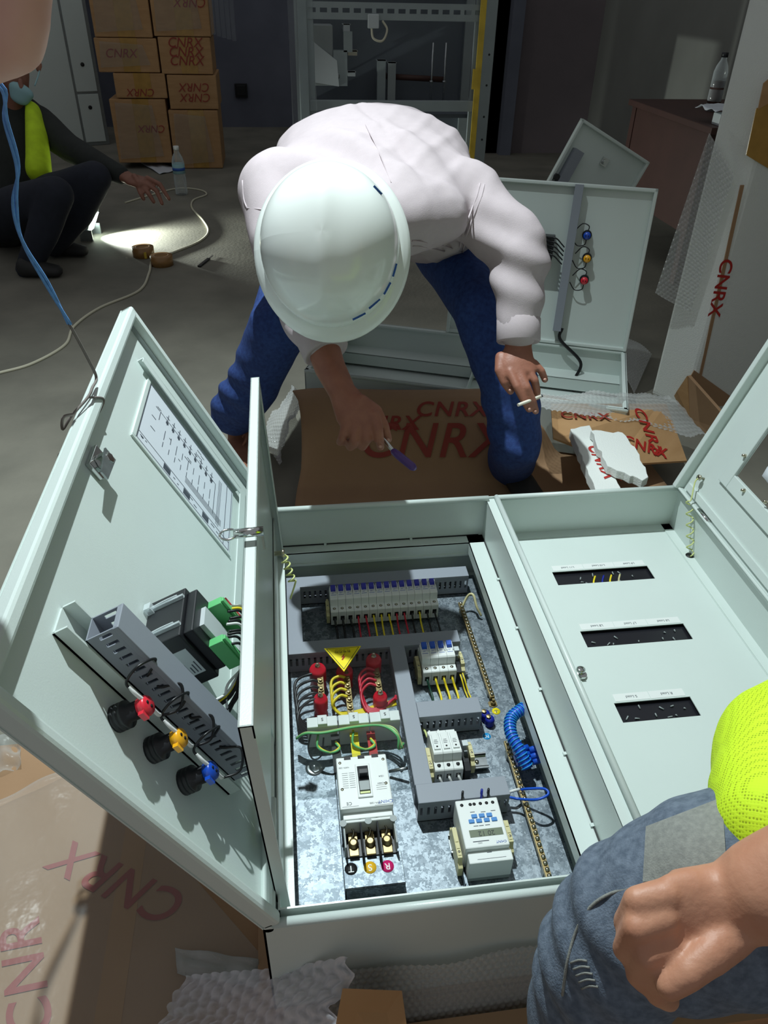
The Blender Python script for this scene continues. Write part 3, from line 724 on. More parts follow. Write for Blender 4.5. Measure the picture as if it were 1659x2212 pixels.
for k, (x, y) in enumerate(ROW3):
    wire('breaker_wire', f'short white wire from the {ORD[k]} disconnector pole into the lower duct', [(x, y+.004, ZP+.026), (x, y-.005, ZP+.026), (x+.004, y-.012, ZP+.018), (x+.009, y-.024, ZP+.012)], .0026, 'white_wire', 'white wires of the disconnector poles')
    if k < 2: wire('feed_wire', f'white wire end bent up behind the {ORD[k]} disconnector pole', [(x-.002, y+.082, ZP+.03), (x-.003, y+.094, ZP+.036), (x-.001, y+.10, ZP+.02)], .0022, 'white_wire', 'white wires behind the disconnector poles')
x, y = ROW3[0]
wire('earth_wire', 'green-yellow wire entering the first disconnector pole', [(x-.008, y+.085, ZP+.03), (x-.010, y+.1, ZP+.03), (x-.012, y+.115, ZP+.02)], .0022, 'lime_wire')

# ================================================================ busbar chamber
bus = thing('busbar_chamber', 'busbar chamber with red insulators and clear cover beside the MCCB', 'busbar set', tuple(PZ(740, 1500, ZP)))
def insul(u, v, r, ztop):
    p = PZ(u, v, ztop)
    i_ = MB().lathe((p[0], p[1], ZP), (0, 0, 1), [(r*.8, 0), (r, .008), (r*.8, .018), (r, .026), (r, ztop-ZP-.012), (r*.86, ztop-ZP-.006), (r*.55, ztop-ZP-.006), (r*.5, ztop-ZP-.001), (0, ztop-ZP-.001)], n=20).obj('insulator', 'red_ins', bus)
    MB().lathe((p[0], p[1], ztop-.004), (0, 0, 1), [(.0062, 0), (.0062, .005), (.0048, .008), (.003, .008), (.003, .012), (0, .013)], n=6, smooth=False).obj('insulator_bolt', 'nickel', i_)
    return p
zi = ZP+.066
I1 = insul(*c1(285, 725), .0175, zi); I2 = insul(*c1(478, 735), .0175, zi-.006); I3 = insul(*c1(688, 655), .0165, zi+.004)
I4 = insul(*c1(305, 938), .0145, zi-.004); I5 = insul(*c1(735, 920), .0145, zi-.002)
def busbar(x, y0_, y1_, n):
    q = MB().box((x-.0065, y0_, ZP+.046), (x+.0065, y1_, ZP+.050)).obj('busbar', 'brass', bus, bevel=.0006)
    for k in range(n):
        yy = y0_+.008+(y1_-y0_-.016)*k/max(1, n-1)
        MB().lathe((x, yy, ZP+.050), (0, 0, 1), [(.0058, 0), (.0058, .004), (.0034, .0042), (.0034, .009), (0, .0095)], n=6, smooth=False).obj('busbar_bolt', 'brass', q)
yct = PZ(760, 1545, ZP+.06)[1]
busbar(I1[0]+.004, I4[1]-.006, I1[1], 4); busbar(I2[0]+.003, yct, I2[1], 7); busbar(I3[0]+.003, I5[1]-.004, I3[1], 4)
# three current transformers
CT = []
a = PZ(*c1(205, 1150), ZP+.066); b_ = PZ(*c1(885, 1108), ZP+.066); wct = (b_[0]-a[0])/3; yct0 = (a[1]+b_[1])/2
for k in range(3):
    x0_ = a[0]+k*wct+.001
    t_ = thing('current_transformer', ['white current transformer nearest the inner door, on the black phase', 'white current transformer in the middle of three, on yellow phase', 'white current transformer beside the middle duct, on red phase'][k], 'transformer', (x0_+wct/2, yct0+.012, ZP))
    MB().box((x0_, yct0, ZP+.002), (x0_+wct-.002, yct0+.024, ZP+.062)).obj('case', 'white_plastic', t_, bevel=.0015)
    MB().box((x0_+wct*.34, yct0+.001, ZP+.061), (x0_+wct*.64, yct0+.023, ZP+.068)).obj('cap', 'white_plastic', t_, bevel=.001)
    text_mesh('S', .010, Fr((x0_+wct*.49, yct0+.012, ZP+.0686), (-1, 0, 0), (0, -1, 0)), 'ink_hole_black', 'printed_text', t_)
    CT.append(x0_+wct/2)
# clear cover
P = [PZ(*c1(75, 700), ZP+.075), PZ(*c1(800, 620), ZP+.075), PZ(*c1(950, 1470), ZP+.075)]
ax0, ax1, ay1, ay0 = xl+.006, xc0-.004, PZ(*c1(800, 640), ZP+.078)[1], PZ(*c1(900, 1330), ZP+.078)[1]
MB().box((ax0, ay0, ZP+.0785), (ax1, ay1, ZP+.0805)).obj('clear_cover', 'acrylic', bus, bevel=.0005)
MB().box((ax0, ay0, ZP+.072), (ax1, ay0+.003, ZP+.0784)).box((ax0, ay0-.001, ZP+.040), (ax1, ay0+.001, ZP+.0784)).obj('cover_edge', 'acrylic', bus)
# phase wires to the busbars
def arc(m_, lab, pts, r, k=0): wire('phase_wire', lab+f', {ORD[k]} from the far insulator', pts, r, m_, lab.split(' ')[0]+' phase wires at the busbars')
zb = ZP+.05
for k in range(5):
    y_ = I1[1]-.012-k*.017; x_ = I1[0]+.002
    arc('black_wire', 'black phase wire looping from the busbar near the inner door', [(x_, y_, zb), (x_-.018, y_+.002, zb+.004), (xl+.014+.002*k, y_-.012, zb-.004), (xl+.016, I4[1]-.018-.006*k, zb-.012), (xl+.03, I4[1]-.03-.007*k, ZP+.02), (I4[0], I4[1]-.034-.006*k, ZP+.014)], .0030, k)
for k in range(4):
    y_ = I2[1]-.020-k*.017; x_ = I2[0]
    arc('yellow_wire', 'yellow phase wire looping around the middle busbar', [(x_, y_, zb+.001), (x_-.014, y_+.003, zb+.003), (x_-.030, y_-.010, zb-.002), (x_-.026, I5[1]-.008, zb-.014), (x_+.0, I5[1]-.014-.004*k, zb-.02), (x_+.05, I5[1]-.004-.003*k, zb-.02), (xc0-.004, I5[1]+.010-.004*k, zb-.022)], .0030, k)
for k in range(4):
    y_ = I3[1]-.022-k*.014; x_ = I3[0]
    arc('red_wire', 'red phase wire looping around the busbar beside the middle duct', [(x_, y_, zb+.001), (x_-.018, y_+.004, zb+.003), (x_-.034, y_-.014, zb-.006), (x_-.026, I5[1]-.004-.005*k, zb-.014), (x_-.004, I5[1]-.014-.003*k, zb-.014), (x_+.03, I5[1]+.004, zb-.012), (xc0-.003, I5[1]+.014-.003*k, zb-.014)], .0029, k)
# green-yellow bundle across the transformers
for k in range(4):
    zz = ZP+.058+.003*k; yy = yct0-.008-.003*k
    wire('earth_bundle_wire', 'green-yellow wire bundled along the front of the current transformers', [(xl+.012, yy+.006, zz-.02), (xl+.03, yy, zz), (CT[0], yy-.004, zz+.002), (CT[1], yy+.003, zz+.002), (CT[2]-.01, yy+.002, zz), (CT[2]+.016, yy-.012-.004*k, zz), (CT[2]+.026-.003*k, yy-.038, zz-.02), (CT[2]+.03, yy-.02, zz-.03)], .0021, 'green_wire' if k % 2 else 'lime_wire', 'green-yellow bundle at the transformers')
for k in range(2):
    for q, xx in enumerate((CT[0]+.006, CT[1]+.012)):
        yy = yct0-.012-.004*k
        wire('earth_loop_wire', 'green-yellow wire looped down below the current transformers', [(xx-.016, yy, ZP+.058), (xx-.018, yy-.022, ZP+.05), (xx+.004, yy-.036+.004*k, ZP+.045), (xx+.022, yy-.026, ZP+.045), (xx+.016, yy-.012, ZP+.045)], .0022, 'green_wire' if k else 'yellow_wire', 'green-yellow loops below the transformers')
wire('sense_wire', 'thin black wire hooked below the bundle near the inner door', [(CT[0]-.024, yct0-.01, ZP+.055), (CT[0]-.03, yct0-.03, ZP+.04), (CT[0]-.022, yct0-.048, ZP+.03), (CT[0]-.006, yct0-.04, ZP+.03), (CT[0], yct0-.016, ZP+.05)], .0017, 'black_wire')
# coloured heat-shrink bars entering the MCCB
yM = PZ(*c2(470, 130), ZP+.085)[1]
for xx, m_, nm in ((CT[1]-.002, 'sign_yellow', 'yellow'), (CT[2]-.03, 'red_bar', 'red'), (CT[0]+.022, 'black', 'black')):
    tag(MB().hexa([(xx-.008, yM-.003, ZP+.040), (xx+.008, yM-.003, ZP+.040), (xx+.008, yct0-.002, ZP+.034), (xx-.008, yct0-.002, ZP+.034)], [(xx-.008, yM-.003, ZP+.044), (xx+.008, yM-.003, ZP+.044), (xx+.008, yct0-.002, ZP+.038), (xx-.008, yct0-.002, ZP+.038)]).obj('sleeved_bar', m_), f'{nm} sleeved bar between transformers and the big breaker', 'bar')
# warning triangle
zs = ZP+.083
T = [PZ(*c1(330, 598), zs), PZ(*c1(475, 765), zs), PZ(*c1(598, 580), zs)]
cT = sum(T)/3
sg = thing('warning_sign', 'yellow triangular electric shock warning plate lying on the clear cover', 'sign', tuple(cT))
def tri(k, z0_, z1_): Q = [cT+(p_-cT)*k for p_ in T]; return [(q[0], q[1], z0_) for q in Q], [(q[0], q[1], z1_) for q in Q]
MB().hexa(*tri(1, zs-.002, zs)).obj('plate', 'sign_yellow', sg, bevel=.001)
lo, hi = tri(.88, zs-.0005, zs+.0002); MB().hexa(lo, hi).obj('border', 'ink_hole_black', sg)
lo, hi = tri(.83, zs-.0005, zs+.0004); MB().hexa(lo, hi).obj('field', 'sign_yellow', sg)
ft = Fr((cT[0], cT[1], zs+.0006), (-1, 0, 0), (0, -1, 0))
text_mesh('有电危险', .0085, Fr(ft(0, -.0095, 0), ft.x, ft.y), 'ink_hole_black', 'printed_text', sg)
text_mesh('DANGER! ELECTRIC', .0034, Fr(ft(0, -.0155, 0), ft.x, ft.y), 'ink_hole_black', 'printed_text', sg)
bz = [(.0015, .014), (-.005, .003), (-.0005, .004), (-.004, -.006), (.005, .0065), (.0005, .0055), (.0045, .013)]
MB(Fr(ft(0, .001, 0), ft.x, ft.y)).poly([(x_, y_, 0) for x_, y_ in bz]).obj('lightning_bolt', 'tape_red', sg)

# ================================================================ moulded case breaker
zm = ZP+.082
fl, frr = PZ(*c2(325, 148), zm), PZ(*c2(612, 124), zm); nl, nr2 = PZ(*c2(350, 436), zm), PZ(*c2(640, 414), zm)
mx0, mx1, my1, my0 = np.mean([fl[0], nl[0]]), np.mean([frr[0], nr2[0]]), np.mean([fl[1], frr[1]]), np.mean([nl[1], nr2[1]])
xm = (mx0+mx1)/2; hw = (mx1-mx0)/2
yn2 = PZ(*c2(500, 500), ZP+.07)[1]; ynb = PZ(*c2(530, 838), ZP+.055)[1]
mc = thing('moulded_case_breaker', 'large white moulded case breaker with grey lever on the plate', 'breaker', (xm, (my0+my1)/2, ZP))
MB().box((mx0, my0, ZP+.012), (mx1, my1, zm)).obj('case', 'white_plastic', mc, bevel=.002)
for sx in (-.55, 0, .55): MB().box((xm+sx*hw-.006, my1-.006, zm-.002), (xm+sx*hw+.006, my1+.001, zm+.0006)).obj('painted_notch', 'ink_hole_black', mc)  # black blocks paint in the shade of the case notches
MB().box((mx0+.004, my0-.012, ZP+.012), (mx1-.002, my0, zm-.012)).obj('case_step', 'white_plastic', mc, bevel=.0015)
MB().box((mx0+.002, yn2-.002, ZP+.012), (mx1, my0-.014, zm-.010)).obj('terminal_cover', 'white_plastic', mc, bevel=.002)
for sx in (-1, 0, 1): MB().cyl((xm+sx*hw*.94, my0-.020, zm-.0095), (xm+sx*hw*.94, my0-.020, zm-.008), .006, n=14).obj('terminal_hole_disc', 'grey_plastic', mc)
yl = (my0+my1)/2
lv = MB().box((xm-.013, yl-.034, zm-.001), (xm+.013, yl+.034, zm+.003)).obj('lever_frame', 'white_plastic', mc, bevel=.0015)
MB().box((xm-.0095, yl-.028, zm+.003), (xm+.0095, yl+.028, zm+.0036)).obj('lever_slot', 'duct_dark', lv)
MB().box((xm-.008, yl+.004, zm+.003), (xm+.008, yl+.014, zm+.016)).obj('lever', 'black_plastic', mc, bevel=.001)
MB().box((xm-.0085, yl-.022, zm+.0036), (xm+.0085, yl-.004, zm+.006)).obj('lever_skirt', 'grey_plastic', mc)
MB().box((xm-.0085, yl-.0275, zm+.0036), (xm+.0085, yl-.0235, zm+.0042)).obj('lever_mark', 'lime_wire', mc)
def T_(txt, size, x_, y_, z_, m_, par, **k): return text_mesh(txt, size, Fr((x_, y_, z_), (-1, 0, 0), (0, -1, 0)), m_, 'printed_text', par, **k)
T_('CHINT', .0085, xm+hw*.72, my0+.008, zm+.0004, 'label_blue', mc); T_('NXM-125S', .0045, xm+hw*.35, my0+.007, zm+.0004, 'ink', mc)
T_('CE', .008, xm-hw*.65, my0+.010, zm+.0004, 'ink', mc); T_('NXM-125S', .004, xm-hw*.72, yl+.030, zm+.0004, 'ink', mc); T_('125A', .0045, xm+hw*.7, yl+.006, zm+.0004, 'ink', mc)
T_('AC400V', .004, xm+hw*.66, yl-.008, zm+.0004, 'ink', mc)
g = MB()
for k in range(8):
    for xx in (xm-hw*.82, xm-hw*.55): g.box((xx, yl+.018-.0042*k, zm), (xx+.010, yl+.0185-.0042*k, zm+.0003))
for k in range(3): g.box((xm+hw*.45, yl-.012-.004*k, zm), (xm+hw*.85, yl-.0116-.004*k, zm+.0003))
for a_, q in (((xm-hw*.92, my0+.004), (xm-hw*.3, my0+.0045)), ((xm+hw*.3, my0+.002), (xm+hw*.95, my0+.0024))): g.box((*a_, zm), (*q, zm+.0003))
g.obj('printed_lines', 'ink', mc)['kind'] = 'stuff'
for sx, sy in ((-.86, -.3), (.84, -.2), (.86, .9), (-.86, .9)): MB().lathe((xm+sx*hw, yl+sy*.045, zm), (0, 0, 1), [(.0028, 0), (.0026, .0008), (0, .0008)], n=10).obj('case_screw', 'nickel', mc)
# terminal well with three poles
yt0 = PZ(*c2(520, 655), ZP+.06)[1]
MB().box((mx0+.003, yt0, ZP+.010), (mx1, yn2-.002, ZP+.040)).obj('terminal_base', 'black_plastic', mc)
for k in range(4):
    xx = mx0+.004+(mx1-mx0-.006)*k/3
    MB().box((xx-.0012, yt0-.012*(k in (1, 2)), ZP+.02), (xx+.0012, yn2+.004, ZP+.070)).obj('phase_barrier', 'grey_plastic' if k in (0, 3) else 'duct_dark', mc)
for k in range(3):
    xx = mx0+.004+(mx1-mx0-.006)*(k+.5)/3
    tp = MB().box((xx-.008, yt0-.002, ZP+.042), (xx+.008, yn2-.004, ZP+.046)).obj('terminal_palm', 'brass', mc, bevel=.001)
    MB().lathe((xx, (yt0+yn2)/2-.004, ZP+.046), (0, 0, 1), [(.009, 0), (.009, .002), (.0075, .002), (.0075, .008), (.004, .0085), (0, .0075)], n=14).obj('terminal_bolt', 'brass', tp)
    MB().tube([(xx-.002, (yt0+yn2)/2+.006, ZP+.048), (xx+.002, (yt0+yn2)/2+.014, ZP+.052), (xx-.001, (yt0+yn2)/2+.022, ZP+.054)], .0016, n=6).obj('spring_clip', 'nickel', tp)
# galvanised support bracket with phase stickers
br = thing('support_bracket', 'galvanised bracket with T, S and R stickers below the big breaker', 'bracket', (xm, ynb, ZP))
MB().box((mx0-.002, ynb, ZP+.034), (mx1+.006, yt0+.004, ZP+.037)).box((mx0-.002, ynb, ZP+.002), (mx1+.006, ynb+.003, ZP+.037)).box((mx0-.002, ynb, ZP+.002), (mx0+.001, my1-.01, ZP+.034)).box((mx0-.010, ynb-.018, ZP), (mx1+.010, ynb+.003, ZP+.003)).obj('bracket_sheet', 'galv', br, bevel=.0008)
for xx in (mx0+.014, mx1-.008):
    MB().lathe((xx, ynb-.009, ZP+.003), (0, 0, 1), [(.006, 0), (.006, .001), (.0045, .004), (0, .0052)], n=12).obj('bracket_screw', 'nickel', br)
for (u, v), ch, m_, tm in ((c2(410, 770), 'T', 'ink_hole_black', 'white_plastic'), (c2(517, 762), 'S', 'sticker_yellow', 'white_plastic'), (c2(615, 755), 'R', 'sticker_pink', 'white_plastic')):
    p = PZ(u, v, ZP+.037)
    d_ = MB().lathe((p[0], p[1], ZP+.037), (0, 0, 1), [(.0105, 0), (.0105, .0005), (0, .0005)], n=24).obj('phase_sticker', m_, br)
    text_mesh(ch, .016, Fr((p[0], p[1], ZP+.0379), (-1, 0, 0), (0, -1, 0)), tm, 'printed_letter', d_)
# spare round knock-out plug and loose screw on the plate
p = PZ(*c2(205, 205), ZP)
tag(MB().lathe((p[0], p[1], ZP), (0, 0, 1), [(.017, 0), (.017, .0016), (.012, .0022), (.004, .0022), (.004, .007), (0, .008)], n=24).obj('washer_disc', 'zinc'), 'round zinc disc lying on the plate beside the big breaker', 'disc')
p, q = PZ(*c2(625, 225), ZP+.012), PZ(*c2(725, 205), ZP+.03)
tag(MB().cyl(p, q, .0032, n=10).obj('threaded_rod', 'zinc'), 'zinc rod supporting the clear cover beside the middle duct', 'rod')

# ================================================================ digital timer
zt = ZP+.066
q = [PZ(*c2(985, 388), zt), PZ(*c2(1228, 366), zt), PZ(*c2(1300, 632), zt), PZ(*c2(1060, 660), zt)]
tx0, tx1, ty1, ty0 = np.mean([q[0][0], q[3][0]]), np.mean([q[1][0], q[2][0]]), np.mean([q[0][1], q[1][1]]), np.mean([q[2][1], q[3][1]])
tyn = PZ(*c2(1200, 730), ZP+.056)[1]; ttx = (tx0+tx1)/2
tm_ = thing('digital_timer', 'white digital time switch with grey display and blue buttons', 'timer', (ttx, (ty0+ty1)/2, ZP))
MB().box((tx0, ty0, ZP+.010), (tx1, ty1, zt)).obj('case', 'white_plastic', tm_, bevel=.0022)
MB().box((tx0+.003, tyn, ZP+.010), (tx1+.002, ty0, ZP+.056)).obj('terminal_cover', 'white_plastic', tm_, bevel=.0018)
MB().box((tx0+.004, tyn+.001, ZP+.001), (tx1+.001, ty0, ZP+.014)).obj('base', 'grey_plastic', tm_)
for k in range(6):
    xx = tx0+.010+k*(tx1-tx0-.02)/5+(.004 if k in (1,) else 0)
    MB().lathe((xx, ty1-.010, zt), (0, 0, 1), [(.003, 0), (.003, .0004), (0, .0004)], n=10).obj('painted_screw_hole', 'ink_hole_black', tm_)  # black discs painted as the shade inside the terminal screw holes
def quadpos(u, v, z): return PZ(*c2(u, v), z)
for (u, v) in ((1100, 476), (1142, 472), (1184, 468), (1085, 505), (1127, 501), (1170, 496), (1212, 492)):
    p = quadpos(u, v, zt); MB().box((p[0]-.0048, p[1]-.0035, zt-.001), (p[0]+.0048, p[1]+.0035, zt+.002)).obj('button', 'blue_button', tm_, bevel=.0008)
d0, d1 = quadpos(1085, 598, zt), quadpos(1245, 540, zt)
sc = MB().box((d0[0]-.0015, d0[1]+.001, zt-.001), (d1[0]+.003, d1[1]+.001, zt+.0006)).obj('display', 'lcd', tm_)
T_('20 12', .0125, (d0[0]+d1[0])/2+.001, (d0[1]+d1[1])/2, zt+.001, 'lcd_ink', sc)
T_('CHINT', .0058, d1[0]-.004, ty0+.007, zt+.0006, 'label_blue', tm_); T_('NKG1', .003, d0[0]+.012, ty0+.008, zt+.0006, 'ink', tm_)
g = MB().box((d0[0]+.001, ty0+.0105, zt), (d0[0]+.028, ty0+.0118, zt+.0004))
for (u, v) in ((1090, 452), (1150, 450), (1205, 443), (1110, 530), (1140, 527), (1175, 523)):
    p = quadpos(u, v, zt); g.box((p[0]-.004, p[1]-.0005, zt), (p[0]+.004, p[1]+.0005, zt+.0004))
p = quadpos(1185, 676, ZP+.056); g.box((p[0]-.004, p[1]-.0005, ZP+.056), (p[0]+.004, p[1]+.0005, ZP+.0565)).box((ttx-.02, tyn+.006, ZP+.056), (ttx+.028, tyn+.0065, ZP+.0564))
g.obj('printed_marks', 'ink', tm_)['kind'] = 'stuff'
rail('zinc mounting rail under the digital timer', tx0-.014, tx1+.018, (ty0+ty1)/2)
endstop('beige end clamp beside the digital timer toward the big breaker', tx0-.008, ty0-.012, .075, .046)
endstop('beige end clamp beside the digital timer toward the terminal bar', tx1+.009, ty0+.006, .06, .046)
tag(MB().box((tx0-.004, tyn-.012, ZP), (tx0+.001, ty1, ZP+.003)).box((tx0-.004, tyn-.012, ZP), (tx0-.002, ty1-.02, ZP+.02)).obj('angle_bracket', 'galv'), 'galvanised angle strip standing along the digital timer', 'bracket')
for k, xx in enumerate((tx0+.012, tx0+.046, tx0+.058)):
    wire('timer_wire', 'dark blue wire hooking out of the duct into the timer', [(xx, ty1-.002, zt-.02), (xx+.002, ty1+.004, zt+.004), (xx+.004, ty1+.012, zt+.006), (xx+.006, ty1+.018, ZP+.03)], .0021, 'navy_wire' if k == 1 else 'black_wire', 'wires into the timer')

# ================================================================ terminal bars, stickers, blue bundle
def termbar(name, label, u0, v0, u1, v1, n, z, m_='brass', wdt=.010):
    a, b2 = PZ(u0, v0, z), PZ(u1, v1, z); t_ = thing(name, label, 'terminal bar', tuple((a+b2)/2*V3(1, 1, 0)+V3(0, 0, ZP)))
    fr_ = Fr(a, b2-a, np.cross((0, 0, 1), b2-a)); L = np.linalg.norm(b2-a)
    MB(fr_).box((-.006, -wdt/2, -.010), (L+.006, wdt/2, -.002)).obj('bar', m_, t_, bevel=.0006)
    for k in range(n):
        MB(fr_).lathe((L*k/(n-1), 0, -.002), (0, 0, 1), [(.0040, 0), (.0040, .002), (.0030, .0042), (0, .0048)], n=10).obj('bar_screw', 'nickel', t_)
    for q_ in (.06, .94): MB(fr_).box((L*q_-.006, -wdt/2, -z+ZP), (L*q_+.006, wdt/2, -.010)).obj('stand_off', 'grey_plastic', t_)
    return fr_, L
termbar('earth_terminal_bar', 'brass screw terminal bar beside the yellow earth sticker', *c1(1312, 275), *c1(1535, 925), 26, ZP+.022)
fn_, Ln = termbar('neutral_terminal_bar', 'brass screw terminal bar beside the blue cable bundle', *c2(1285, 62), *c2(1520, 808), 25, ZP+.026)
p = PZ(*c1(1540, 1000), ZP)
tag(MB().lathe((p[0], p[1], ZP), (0, 0, 1), [(.010, 0), (.010, .002), (.006, .002), (.006, .010), (.003, .010), (.003, .016), (0, .016)], n=6, smooth=False).obj('earth_bolt', 'brass'), 'brass bolt on the plate next to the yellow earth sticker', 'bolt')
p = PZ(*c1(1565, 1050), ZP)
s_ = thing('earth_sticker', 'round yellow earth symbol sticker on the plate', 'sticker', (p[0], p[1], ZP))
MB().lathe((p[0], p[1], ZP), (0, 0, 1), [(.0085, 0), (.0085, .0005), (0, .0005)], n=24).obj('disc', 'sign_yellow', s_)
MB().box((p[0]-.0008, p[1]-.005, ZP), (p[0]+.0008, p[1], ZP+.0008)).box((p[0]-.005, p[1], ZP), (p[0]+.005, p[1]+.001, ZP+.0008)).box((p[0]-.003, p[1]+.0022, ZP), (p[0]+.003, p[1]+.0032, ZP+.0008)).obj('printed_symbol', 'ink', s_)
p = PZ(*c1(1498, 1230), ZP)
s_ = thing('neutral_sticker', 'round blue N sticker on the plate', 'sticker', (p[0], p[1], ZP))
MB().lathe((p[0], p[1], ZP), (0, 0, 1), [(.0092, 0), (.0092, .0004), (0, .0004)], n=24).obj('ring', 'white_plastic', s_)
MB().lathe((p[0], p[1], ZP), (0, 0, 1), [(.0084, 0), (.0084, .0006), (0, .0006)], n=24).obj('disc', 'sticker_blue', s_)
text_mesh('N', .012, Fr((p[0], p[1], ZP+.0009), (-1, 0, 0), (0, -1, 0)), 'white_plastic', 'printed_letter', s_)
# blue insulating posts
for (u, v), lab in ((c1(1490, 1060), 'small blue insulating post with brass bolt at the duct end'), (c1(1522, 1098), 'small blue insulating post beside the N sticker')):
    p = PZ(u, v, ZP+.02)
    t_ = thing('insulating_post', lab, 'insulator', (p[0], p[1], ZP))
    MB().lathe((p[0], p[1], ZP), (0, 0, 1), [(.009, 0), (.010, .006), (.008, .010), (.010, .014), (.008, .020), (0, .020)], n=14).obj('post', 'navy_wire', t_)
    MB().lathe((p[0]-.003, p[1]+.002, ZP+.02), (0, 0, 1), [(.005, 0), (.005, .004), (0, .005)], n=6, smooth=False).obj('post_bolt', 'brass', t_)
# blue spiral-wrapped cables out of the right bay
bp_ = [PZ(1150, 1520, .12), PZ(1127, 1532, .125), PZ(1104, 1552, .12), PZ(1104, 1585, .115), PZ(1122, 1620, .105), PZ(1140, 1660, .085)]
t_ = thing('cable_bundle', 'thick blue cable bundle in clear spiral wrap through the divider', 'cable bundle', tuple(bp_[-1]*V3(1, 1, 0)+V3(0, 0, ZP)))
MB().tube(bp_, .0105, n=12).obj('cable_core', 'blue_wire', t_)
sp = spline(bp_, 10); pts = []
for i in range(len(sp)*6):
    k = i/6; j = min(int(k), len(sp)-2); f_ = k-j; c_ = sp[j]*(1-f_)+sp[j+1]*f_; _, u_, w_ = basis(sp[min(j+1, len(sp)-1)]-sp[j]); a_ = i*.52
    pts.append(c_+.0115*(math.cos(a_)*u_+math.sin(a_)*w_))
MB().tube(pts[:-8], .0012, n=5, sub=1).obj('spiral_wrap', 'sticker_blue', t_)
for k, (u, v) in enumerate(((1136, 1622), (1140, 1640), (1146, 1655))):
    p = PZ(u, v, ZP+.045-.006*k)
    for q_ in range(2):
        o = MB().cyl(p+V3(-.016+.03*q_-.008, .004*k, 0), p+V3(.012+.03*q_-.006, .006+.004*k, .002), .006, n=10)
        tag(o.obj('cable_lug_boot', 'blue_wire'), 'blue insulated cable lug clamped on the terminal bar', 'lug', 'blue lugs at the terminal bar')
wire('neutral_loop', 'blue wire looping sideways out of the terminal bar', [PZ(1100, 1722, ZP+.03), PZ(1122, 1726, ZP+.03), PZ(1160, 1727, ZP+.05), PZ(1184, 1716, ZP+.055), PZ(1176, 1704, ZP+.055), PZ(1140, 1704, ZP+.04), PZ(1126, 1706, ZP+.03)], .0024, 'blue_wire')
wire('neutral_lead', 'short white wire from the lower duct to the terminal bar', [PZ(1098, 1712, ZP+.03), PZ(1110, 1708, ZP+.034), PZ(1122, 1705, ZP+.03)], .0028, 'white_wire')
# braided jumper in the far corner
p = PZ(1022, 1285, ZP+.05)
wire('bonding_strap', 'pale bonding wire curling up in the far corner of the plate', [(p[0]-.03, p[1]-.01, ZP+.006), p+V3(-.012, .006, -.01), p, p+V3(.006, -.02, -.02), p+V3(.016, -.03, -.04)], .003, 'beige')

# ================================================================ things on the left outer door
duct('grey slotted duct fixed across the inside of the left door', .118, .432, .652, .690, 0, z0=.020, z1=.062, fr=FL)
def on_door(name, label, cat, s_, y_): return thing(name, label, cat, tuple(FL(s_, y_, 0)))
pm = on_door('power_meter', 'black panel power meter with green plugs on the left door', 'meter', .275, .78)
ms0, ms1, mya, myb = .226, .320, .738, .832
MB(FL).box((ms0, mya, 0), (ms1, myb, .060)).obj('case', 'black_plastic', pm, bevel=.002)
MB(FL).box((ms0+.006, mya+.006, .06), (ms1-.006, myb-.006, .075)).obj('case_back', 'black_plastic', pm, bevel=.002)
MB(FL).box((ms0+.02, mya-.0006, .018), (ms1-.025, mya, .052)).obj('rating_label', 'lightgrey', pm)
g = MB(FL)
for k in range(6): g.box((ms0+.024, mya-.001, .022+.005*k), (ms0+.036+.004*(k % 3), mya-.0005, .0235+.005*k))
g.obj('printed_lines', 'ink', pm)['kind'] = 'stuff'
for yy, ss0, ss1 in ((myb-.022, ms0+.002, ms0+.060), (mya+.006, ms0-.002, ms0+.05)):
    pl_ = MB(FL).box((ss0, yy, .075), (ss1, yy+.014, .096)).box((ss0, yy+.003, .096), (ss1, yy+.011, .100)).obj('plug', 'green_plug', pm, bevel=.0008)
MB(FL).box((ms0+.0, myb-.006, .075), (ms0+.045, myb+.006, .094)).obj('connector', 'red_bar', pm, bevel=.0008)
MB(FL).box((ms0+.01, mya+.025, .075), (ms1-.02, mya+.06, .082)).obj('terminal_block', 'lightgrey', pm)
for yy in (mya+.02, myb-.02):
    MB(FL).tube([(ms1+.004, yy, .004), (ms1+.006, yy, .03), (ms1+.003, yy+.004, .05)], .0024, n=6).box((ms1, yy-.006, .002), (ms1+.012, yy+.006, .012)).box((ms1-.0, yy-.002, .012), (ms1+.005, yy+.002, .060)).obj('clear_clip', 'pet', pm)
for k in range(10):
    yy = myb-.006-k*.0085; m_ = ['white_wire', 'yellow_wire', 'black_wire', 'black_wire', 'black_wire', 'white_wire', 'black_wire', 'black_wire', 'black_wire', 'black_wire'][k]
    ss = ms0+.006+.003*(k % 3); r_ = .0019
    wire('meter_wire', f'{WN[m_]} wire arching from the power meter, {ORD[k]} from its red connector', [FL(ss+.03, yy, .096), FL(ss+.016, yy+.004, .108+.001*(k % 4)), FL(ss-.008-.003*(k % 5), yy-.004, .104), FL(ss-.024-.004*(k % 4), .772-.003*k, .088), FL(ss-.022-.005*(k % 5), .722, .066), FL(ss-.006-.010*(k % 6), .698, .048), FL(ss+.004-.010*(k % 6), .684, .036)], r_, m_, f'{WN[m_]} wires of the door meter')
